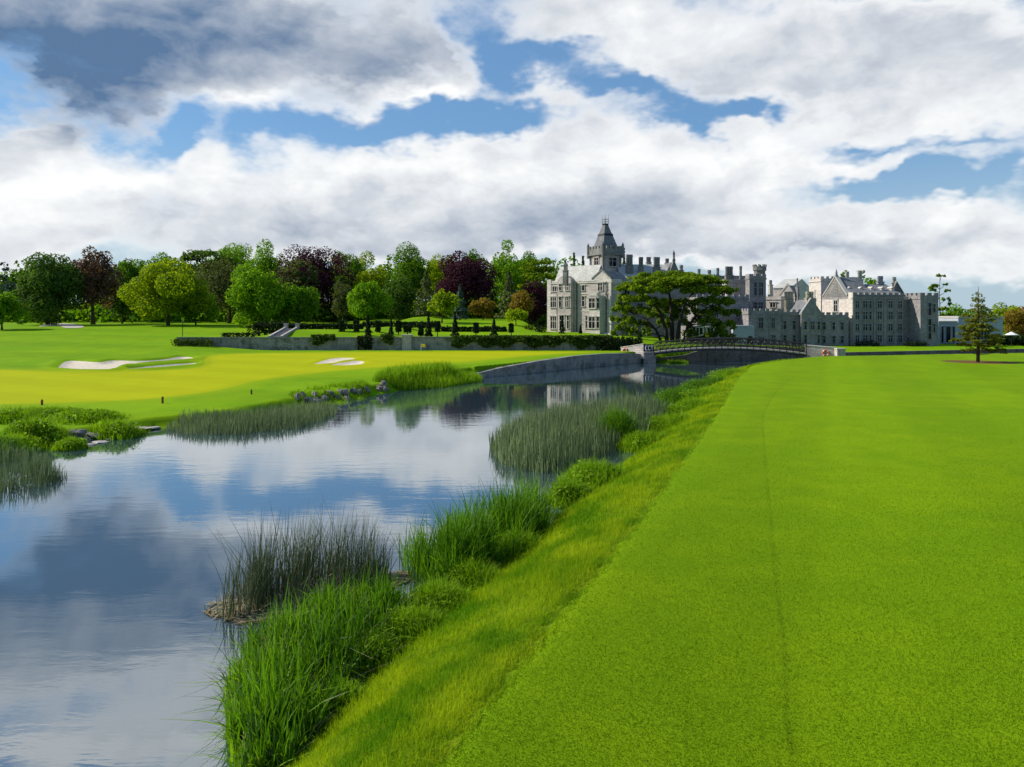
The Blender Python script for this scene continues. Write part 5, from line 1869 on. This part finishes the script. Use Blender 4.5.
YL = 88.8
xl, zl0 = MULCH[0], float(ground_z(MULCH[0], YL)[0])
r = np.random.RandomState(9)
pd = []
for (py, rad, k, hx) in [(293, 2.5, 2, 2.5), (296.5, 4.5, 3, 2.6), (300.5, 5, 3, 2.8), (305, 6, 4, 3.4), (309, 8, 5, 4), (314, 10.5, 6, 5), (319, 10, 6, 5.5), (324, 12, 6, 6), (329, 13, 7, 6.5), (334, 14.5, 7, 7), (339, 15.5, 7, 7), (344, 14.5, 6, 6.5), (348.5, 9, 4, 5)]:
    ph0 = r.rand() * 6.28
    for i in range(k):
        th = ph0 + i * 6.283 / k + r.normal() * .25
        s = r.uniform(.7, 1.12)
        X_ = xl + rad * s / FPX * YL * math.cos(th)
        Y_ = YL + rad * s / FPX * YL * math.sin(th)
        pd.append((X_, Y_, PZ(py + r.normal() * .9, YL), hx / FPX * YL * r.uniform(.8, 1.2), hx / FPX * YL * r.uniform(.8, 1.2), .16))
pd.append((PX(995, YL), YL, PZ(351, YL), 1.0, .8, .2))
pd.append((PX(1000, YL), YL + .2, PZ(349, YL), .6, .6, .2))
pads_tree('conifer_tree', 'lone thin conifer with open whorled branches in a mulch circle on the fairway', 'tree', (xl, YL, zl0),
          [([(xl, YL, zl0 - .3), (xl + .03, YL, zl0 + 3.5), (xl, YL, zl0 + 6.5), (xl + .04, YL, PZ(286.5, YL))], [.21, .15, .09, .02])], [(a0_, b0_, c0_, d0_ * 1.25, e0_ * 1.25, f0_ * 1.3) for a0_, b0_, c0_, d0_, e0_, f0_ in pd], 'leaf_larch', 52, .14, 640, limb_r=.028)

# ------------------------------------------------------------------ small things
fl = empty('golf_flag', (*gp(421, 351.5, .08), .08), 'yellow flag on a thin pin on the far side of the putting green', 'golf flag')
fx, fy = gp(421, 351.5, .08)
MB().tube(np.array([(fx, fy, 0), (fx, fy, PZ(343.6, fy))]), .03, 6).build('pin', M['white'], fl)
mb = MB()
zt_, w_ = PZ(343.7, fy), .62
cols = np.linspace(0, 1, 6)
V = [(fx + .03 + w_ * c, fy + .06 * math.sin(c * 6), zt_ - .02 - (.48 * k) - .05 * c) for c in cols for k in (0, 1)]
mb.add(V, [(2 * i, 2 * i + 1, 2 * i + 3, 2 * i + 2) for i in range(5)])
V2 = [(x, y + .02, z) for x, y, z in V]
mb.add(V2, [(2 * i + 2, 2 * i + 3, 2 * i + 1, 2 * i) for i in range(5)])
mb.build('flag', M['yellow'], fl)

for (px, py, h, lab) in [(162.6, 403.5, .45, 'dark red stake on the lawn edge above the left end of the grey rushes'), (42, 405.2, .35, 'short dark red stake on the lawn edge above the leafy left bank'),
                         (251.5, 394.5, .35, 'short dark red stake on the lawn edge above the middle of the grey rushes')]:
    X_, Y_ = gpz(px, py)
    z_ = float(ground_z(X_, Y_)[0])
    root = empty('marker_stake', (X_, Y_, z_), lab, 'stake', 'marker stakes along the lawn edge')
    MB().box(X_ - .055, X_ + .055, Y_ - .055, Y_ + .055, z_ - .2, z_ + h).build('post', M['red'], root)
    MB().hexa([(X_ - .055, Y_ - .055, z_ + h), (X_ + .055, Y_ - .055, z_ + h), (X_ + .055, Y_ + .055, z_ + h), (X_ - .055, Y_ + .055, z_ + h),
               (X_ - .02, Y_ - .02, z_ + h + .07), (X_ + .02, Y_ - .02, z_ + h + .07), (X_ + .02, Y_ + .02, z_ + h + .07), (X_ - .02, Y_ + .02, z_ + h + .07)]).build('cap', M['red'], root)

X_, Y_ = gpz(182.5, 336.5)
zp_ = float(ground_z(X_, Y_)[0])
root = empty('lamp_post', (X_, Y_, zp_), 'thin dark post on the lawn left of the garden wall', 'post')
MB().tube(np.array([(X_, Y_, zp_ - .2), (X_, Y_, PZ(322.5, Y_))]), .06, 6).build('pole', M['metal'], root)
MB().tube(np.array([(X_, Y_, PZ(322.5, Y_)), (X_, Y_, PZ(322.2, Y_)), (X_, Y_, PZ(321.3, Y_))]), [.08, .16, .05], 8).build('lamp_head', M['metal'], root)

# parasol at the right edge
Yp = 138.0
xp = PX(1011.5, Yp)
zp_ = -.3
root = empty('parasol', (xp, Yp, zp_), 'small white parasol at the right edge before the trees', 'parasol')
MB().tube(np.array([(xp, Yp, zp_ - .1), (xp, Yp, zp_ + 2.6)]), .05, 6).build('pole', M['metal'], root)
mb = MB()
k = 8
rim = [(xp + 1.15 * math.cos(i * 6.283 / k), Yp + 1.15 * math.sin(i * 6.283 / k), zp_ + 2.05) for i in range(k)]
mb.add(rim + [(xp, Yp, zp_ + 2.65)], [(i, (i + 1) % k, k) for i in range(k)])
mb.add([(x, y, z - .04) for x, y, z in rim] + [(xp, Yp, zp_ + 2.6)], [((i + 1) % k, i, k) for i in range(k)])
mb.build('canopy', M['white'], root)


# rocks along the left bank
def rock(px, py, w, h, mat, seed, label, group):
    r = np.random.RandomState(seed)
    yq = np.linspace(30, 110, 900)
    zq = np.maximum(heights(PX(px, yq), yq)[0], WATER)
    k0 = int(np.argmax(PZ(py, yq) <= zq))
    X_, Y_, z_ = PX(px, yq[k0]), yq[k0], float(zq[k0])
    s = 1.35 * w / FPX * Y_ / 2
    sh = 1.25 * h / FPX * Y_
    V, F = [], []
    nu, nvv = 9, 6
    ph = r.uniform(0, 6.28, 6)
    for i in range(nvv + 1):
        t = math.pi * i / nvv
        for j in range(nu):
            p = 2 * math.pi * j / nu
            d = np.array([math.sin(t) * math.cos(p), math.sin(t) * math.sin(p), math.cos(t)])
            k_ = 1 + .34 * math.sin(3 * d[0] + ph[0]) * math.sin(2.5 * d[1] + ph[1]) + .15 * math.sin(5 * d[2] + ph[2] + 3 * d[0]) + r.normal() * .10
            V.append((X_ + d[0] * s * k_, Y_ + d[1] * s * k_ * .8, z_ + sh * .22 + d[2] * sh * .62 * k_))
    for i in range(nvv):
        for j in range(nu):
            F.append((i * nu + j, (i + 1) * nu + j, (i + 1) * nu + (j + 1) % nu, i * nu + (j + 1) % nu))
    tag(mesh_obj('rock', np.array(V), np.array(F), M[mat], origin=(X_, Y_, z_)), label, 'rock', group)


for i, (px, py, w, h) in enumerate([(297, 399, 5, 5), (303, 396.5, 4, 4), (308, 402, 7, 5), (315, 403, 9, 5), (324, 401.5, 8, 5), (315, 396, 4, 4), (330, 394.5, 5, 4), (336, 399, 6, 4), (344, 395, 7, 5), (341, 392, 5, 3), (347, 400, 5, 4), (353, 392.5, 6, 4), (359, 394, 5, 4), (366, 391.5, 6, 4)]):
    rock(px, py, w, h, 'rock', 800 + i, 'grey riprap rock at the water edge between grey rushes and bright reed strip', 'riprap rocks below the putting green')
for i, (px, py, w, h) in enumerate([(379, 390, 6, 4), (383, 386.5, 5, 5), (386, 391, 5, 4), (423, 381.5, 6, 3), (440, 379, 5, 3)]):
    rock(px, py, w, h, 'rock', 830 + i, 'grey rock half hidden at the edge of the bright reed strip', 'rocks by the bright reed strip')
for i, (px, py, w, h) in enumerate([(76, 436, 12, 5), (83, 441, 9, 4), (94, 437, 12, 5), (107, 436, 8, 4), (32, 446, 9, 4)]):
    rock(px, py, w, h, 'rock', 850 + i, 'grey boulder in the leafy left bank just above the pale flat stones', 'boulders of the leafy bank')
for i, (px, py, w, h) in enumerate([(88, 445, 14, 1.6), (100, 442.5, 15, 1.8), (111, 439, 9, 1.6), (31, 450, 20, 1.5), (62, 447, 10, 1.4), (140, 428.5, 20, 2.0), (152, 428, 16, 1.6)]):
    rock(px, py, w * .75, h * .8, 'rock_pale', 870 + i, 'pale flat stone lying at the water line of the left bank', 'pale flat stones at the water line')

# ------------------------------------------------------------------ reeds and rushes
def wp(pts, z=WATER):
    return np.array([gp(px, py, z) for px, py in pts])


GRD = 'reed and rush beds along the river'
reeds('rush_bed', 'big rounded bed of grey-green rushes standing in mid river', 'rushes', wp([(489, 446), (498, 464), (520, 472), (552, 475), (592, 462), (640, 440), (672, 415), (655, 409), (610, 413), (560, 420), (515, 430)]),
      8500, 1.65, .045, 'rush_grey', 901, lean=.16, group=GRD, fade=1.6)
reeds('rush_bed', 'grey rushes along the foot of the left bank below the lawn', 'rushes', wp([(163, 430), (190, 435), (240, 435), (300, 428), (335, 416), (338, 407), (300, 411), (230, 419), (180, 424)]), 4200, .98, .05, 'rush_grey', 902, lean=.16, group=GRD, fade=1.2)
reeds('rush_bed', 'sparse dark rushes standing in the water at the left picture edge', 'rushes', wp([(-40, 462), (-40, 494), (10, 493), (45, 487), (68, 478), (52, 463), (20, 457)]), 1500, 1.0, .028, 'rush_grey', 903, lean=.2, group=GRD, clump=40)
reeds('rush_bed', 'dark spiky rushes in front of the cloud reflection, above the nearest reeds', 'rushes', wp([(203, 612), (228, 622), (290, 614), (345, 606), (392, 588), (380, 570), (340, 566), (285, 578), (232, 592)]),
      1500, 1.75, .020, 'rush_dark', 904, lean=.24, group=GRD, fade=1.0, hv=.5, clump=60, wind=(.05, 0),
      extra=[('dead_stems', 900, .7, .026, 'dead', .9, .3)])
reeds('reed_bed', 'nearest bright green reed bed at the bottom of the picture', 'reeds', wp([(224, 690), (226, 730), (236, 790), (292, 775), (345, 700), (402, 644), (412, 612), (388, 600), (320, 612), (252, 642)]),
      4000, 1.12, .044, 'reed_green', 905, lean=.26, segs=4, droop=.35, group=GRD, hv=.5, clump=110, fade=.7,
      extra=[('light_leaves', 2300, .95, .040, 'reed_light', .6, .6), ('dead_stems', 600, .9, .022, 'dead', .7, .3)])
reeds('reed_bed', 'tall bright green reeds beside the white cloud reflection, above the low weeds', 'reeds', wp([(412, 566), (432, 590), (470, 585), (520, 556), (552, 528), (548, 512), (520, 514), (470, 530)]),
      3000, 1.65, .042, 'reed_green', 906, lean=.26, segs=4, droop=.3, group=GRD, hv=.5, clump=80, fade=.8, extra=[('light_leaves', 1300, 1.2, .03, 'reed_light', .45, .5)])
reeds('reed_bed', 'few thin reeds standing apart in the water left of the tall bright reeds', 'reeds', wp([(398, 560), (408, 584), (428, 588), (432, 556), (415, 545)]), 170, 1.7, .028, 'reed_green', 907, lean=.3, segs=4, droop=.2, group=GRD, hv=.5)
reeds('reed_bed', 'long bright green reed strip below the putting green beside the river wall', 'reeds', wp([(372, 391), (400, 391), (440, 388), (482, 381.5), (480, 378.5), (430, 381), (385, 386)]), 6000, 1.25, .05, 'reed_light', 908, lean=.25, droop=.3, group=GRD)
reeds('reed_bed', 'low bright grass tuft just right of the bridge pillar', 'reeds', wp([(656, 362.8), (670, 363.6), (688, 363.0), (690, 361.8), (660, 361.2)]), 1800, .62, .07, 'reed_light', 909, lean=.4, droop=.4, group=GRD, fade=.5)
reeds('grass_tuft', 'short green grass growing between the riprap rocks', 'grass', wp([(288, 402), (300, 405), (330, 404), (352, 400), (372, 394), (366, 389), (340, 392), (300, 397)], WATER + .2), 2600, .42, .05, 'reed_light', 910, lean=.5, droop=.4, group=GRD, fade=.3, clump=26)
LG = 'leafy clumps on the river bank'
for i, (px, py, R, h, mt, n, lab) in enumerate([
    (568, 499, .95, .95, 'reed_light', 1500, 'bright leafy clump at the near end of the mid-river rushes, lower one'),
    (590, 484, 1.35, 1.15, 'reed_light', 2300, 'bright leafy clump at the near end of the mid-river rushes, upper one'),
    (617, 440, 1.25, 2.0, 'reed_green', 1900, 'tall round bright bush rising out of the mid-river rushes'),
    (640, 446, 1.3, 1.0, 'reed_light', 1500, 'low leafy clump right beside the tall round bush'),
    (664, 428, 1.5, 1.0, 'reed_light', 1500, 'low leafy clump on the bank beyond the tall round bush'),
    (682, 414, 1.6, 1.0, 'reed_light', 1400, 'leafy clump halfway along the bank towards the bridge'),
    (676, 399, 1.9, 1.2, 'reed_green', 1400, 'darker rounded clump in the water halfway towards the bridge'),
    (697, 401, 1.7, .9, 'reed_light', 1200, 'small leafy clump on the bank, second from the bridge end'),
    (700, 389, 2.2, 1.2, 'reed_green', 1300, 'rounded green clump in the water near the far end of the bank'),
    (722, 383, 2.0, 1.0, 'reed_light', 1100, 'last leafy clump before the bank bends behind the fairway'),
    (408, 632, .75, .75, 'reed_light', 1500, 'low light green weeds between the nearest reeds and the rough grass'),
    (436, 604, .85, .75, 'reed_light', 1600, 'low light green weeds below the tall bright reeds'),
    (470, 580, .8, .7, 'reed_light', 1400, 'low light weeds between the tall bright reeds and the rough grass'),
    (516, 548, .7, .75, 'reed_light', 1100, 'light weeds at the right end of the tall bright reeds'),
    (372, 655, .6, .6, 'reed_light', 900, 'light weeds edging the nearest reeds'),
    (338, 700, .5, .5, 'reed_light', 700, 'small light weeds at the lowest edge of the nearest reeds'),
]):
    leafy_clump('leafy_clump', lab, 'plant clump', gp(px, py, WATER + .15), R, h, mt, 920 + i, n // 2, LG, leaf=.06 if py > 540 else .10, nb=n * 2)
for i, (px, py, R, h, mt, lab) in enumerate([
    (-12, 452, 1.7, 1.5, 'reed_green', 'dark leafy bush cut by the left picture edge on the left bank'),
    (10, 447, 1.5, 1.3, 'reed_light', 'bright leafy mound nearest the left picture edge, low on the bank'),
    (14, 428, 1.6, 1.2, 'leaf_dark', 'dark bush at the back of the left bank under the short stake'),
    (32, 440, 1.3, 1.2, 'reed_light', 'bright leafy mound beside the largest pale flat stone'),
    (36, 424, 1.4, .9, 'leaf_dark', 'small dark bush at the back of the left bank'),
    (52, 440, 1.2, .9, 'reed_green', 'green leafy mound in the middle of the left bank'),
    (58, 424, 1.6, .9, 'reed_light', 'wide light mound at the back of the left bank'),
    (70, 444, .75, .8, 'reed_green', 'small dark green tuft at the water between the flat stones'),
    (80, 427, 1.8, .9, 'reed_light', 'light leafy mound above the grey boulders'),
    (98, 426, 1.5, .8, 'reed_light', 'low light mound left of the round bush at the end of the left bank'),
    (118, 432, 1.3, 1.35, 'reed_green', 'round green bush at the right end of the left bank'),
]):
    leafy_clump('leafy_mound', lab, 'plant clump', gp(px, py, WATER + .25), R * 1.1, h * .78, 'reed_light' if i % 3 else mt, 950 + i, 700, 'leafy mounds of the left bank', leaf=.11, nb=2200)

# dead reed litter floating among the rushes
r = np.random.RandomState(61)
for (poly, n, lab) in [(wp([(196, 609), (208, 616), (240, 626), (300, 617), (285, 604), (225, 600)]), 230, 'tan raft of dead reeds floating at the left end of the dark rushes'),
                       (wp([(376, 582), (388, 590), (414, 580), (406, 572), (390, 573)]), 260, 'yellowish floating leaves at the right end of the dark rushes')]:
    qd = scatter(r, poly, n)
    th = r.rand(n) * 3.14
    P = np.column_stack([qd, np.full(n, WATER + .02) + .03 * r.rand(n)])
    V, F, a = leaf_quads(r, P, unit(np.array([0, 0, 1]) + r.normal(size=(n, 3)) * .12), .06 * r.uniform(.5, 1.6, n), 4.5)
    c = poly.mean(0)
    tag(mesh_obj('reed_litter', V, F, M['dead'], origin=(c[0], c[1], WATER), attrs={'rnd': a}), lab, 'dead reeds')

# ------------------------------------------------------------------ rough grass on the river bank
r = np.random.RandomState(71)
Ps, Hs, Ws = [], [], []
for (y0, y1, dens, h, w) in [(7, 14, 1500, .20, .006), (14, 22, 900, .21, .008), (22, 34, 420, .23, .012), (34, 52, 190, .25, .02), (52, 96, 70, .28, .035)]:
    n = int((y1 - y0) * 5.5 * dens)
    y = r.uniform(y0, y1, n)
    xt = np.interp(y, TOE[:, 1], TOE[:, 0])
    xb = np.interp(y, BND[:, 1], BND[:, 0])
    f_ = r.rand(n)
    x = xt - .1 + (xb + .10 - xt + .1) * f_
    keep = r.rand(n) < .45 + .55 * np.clip(.5 + .6 * wob(x, y, 1.6), 0, 1)
    x, y, f_ = x[keep], y[keep], f_[keep]
    Ps.append(np.column_stack([x, y]))
    hh = h * (.55 + .9 * r.rand(len(x)) ** 1.5) * (1.0 + .35 * wob(x, y, .8)) * np.clip((1 - f_) * 6 + .35, .35, 1)
    Hs.append(hh * .85)
    Ws.append(np.full(len(x), w))
P2 = np.vstack(Ps)
H2, W2 = np.concatenate(Hs), np.concatenate(Ws)
P3 = np.column_stack([P2, ground_z(P2[:, 0], P2[:, 1]) - .02])
V, F, a = blades(r, P3, H2, W2, .45, 2, .25, (.05, -.05))
tag(mesh_obj('rough_grass', V, F, M['roughblade'], attrs={'rnd': a}), 'tall wispy yellow-green rough grass on the river bank', kind='stuff')

# ------------------------------------------------------------------ mown blades of the nearest part of the fairway
n = 900000
y = r.uniform(8.6, 46, n)
x = r.uniform(-1.6, .72 * y + .5)
k = r.rand(n) < np.exp(-(y - 8.6) / 8.0) * (.72 * y + 2.1) / 8.3
k &= x > np.interp(y, BND[:, 1], BND[:, 0]) + .06 * wob(x, y, 4.0)
P2 = np.column_stack([x, y])[k]
sd = np.abs(seg_dist(P2[:, 0], P2[:, 1], SEAM))
P3 = np.column_stack([P2, ground_z(P2[:, 0], P2[:, 1]) - .006])
V, F, a = blades(r, P3, .024 * r.uniform(.6, 1.3, len(P3)), .0040 + .00036 * P3[:, 1], .6, 1, 0.)
a = np.where(np.repeat(sd, 4) < .045, -1.2, a)      # the worn line between two mowing passes
tag(mesh_obj('mown_grass', V, F, M['fairblade'], attrs={'rnd': a}), 'short mown grass blades of the fairway nearest the viewer', kind='stuff')
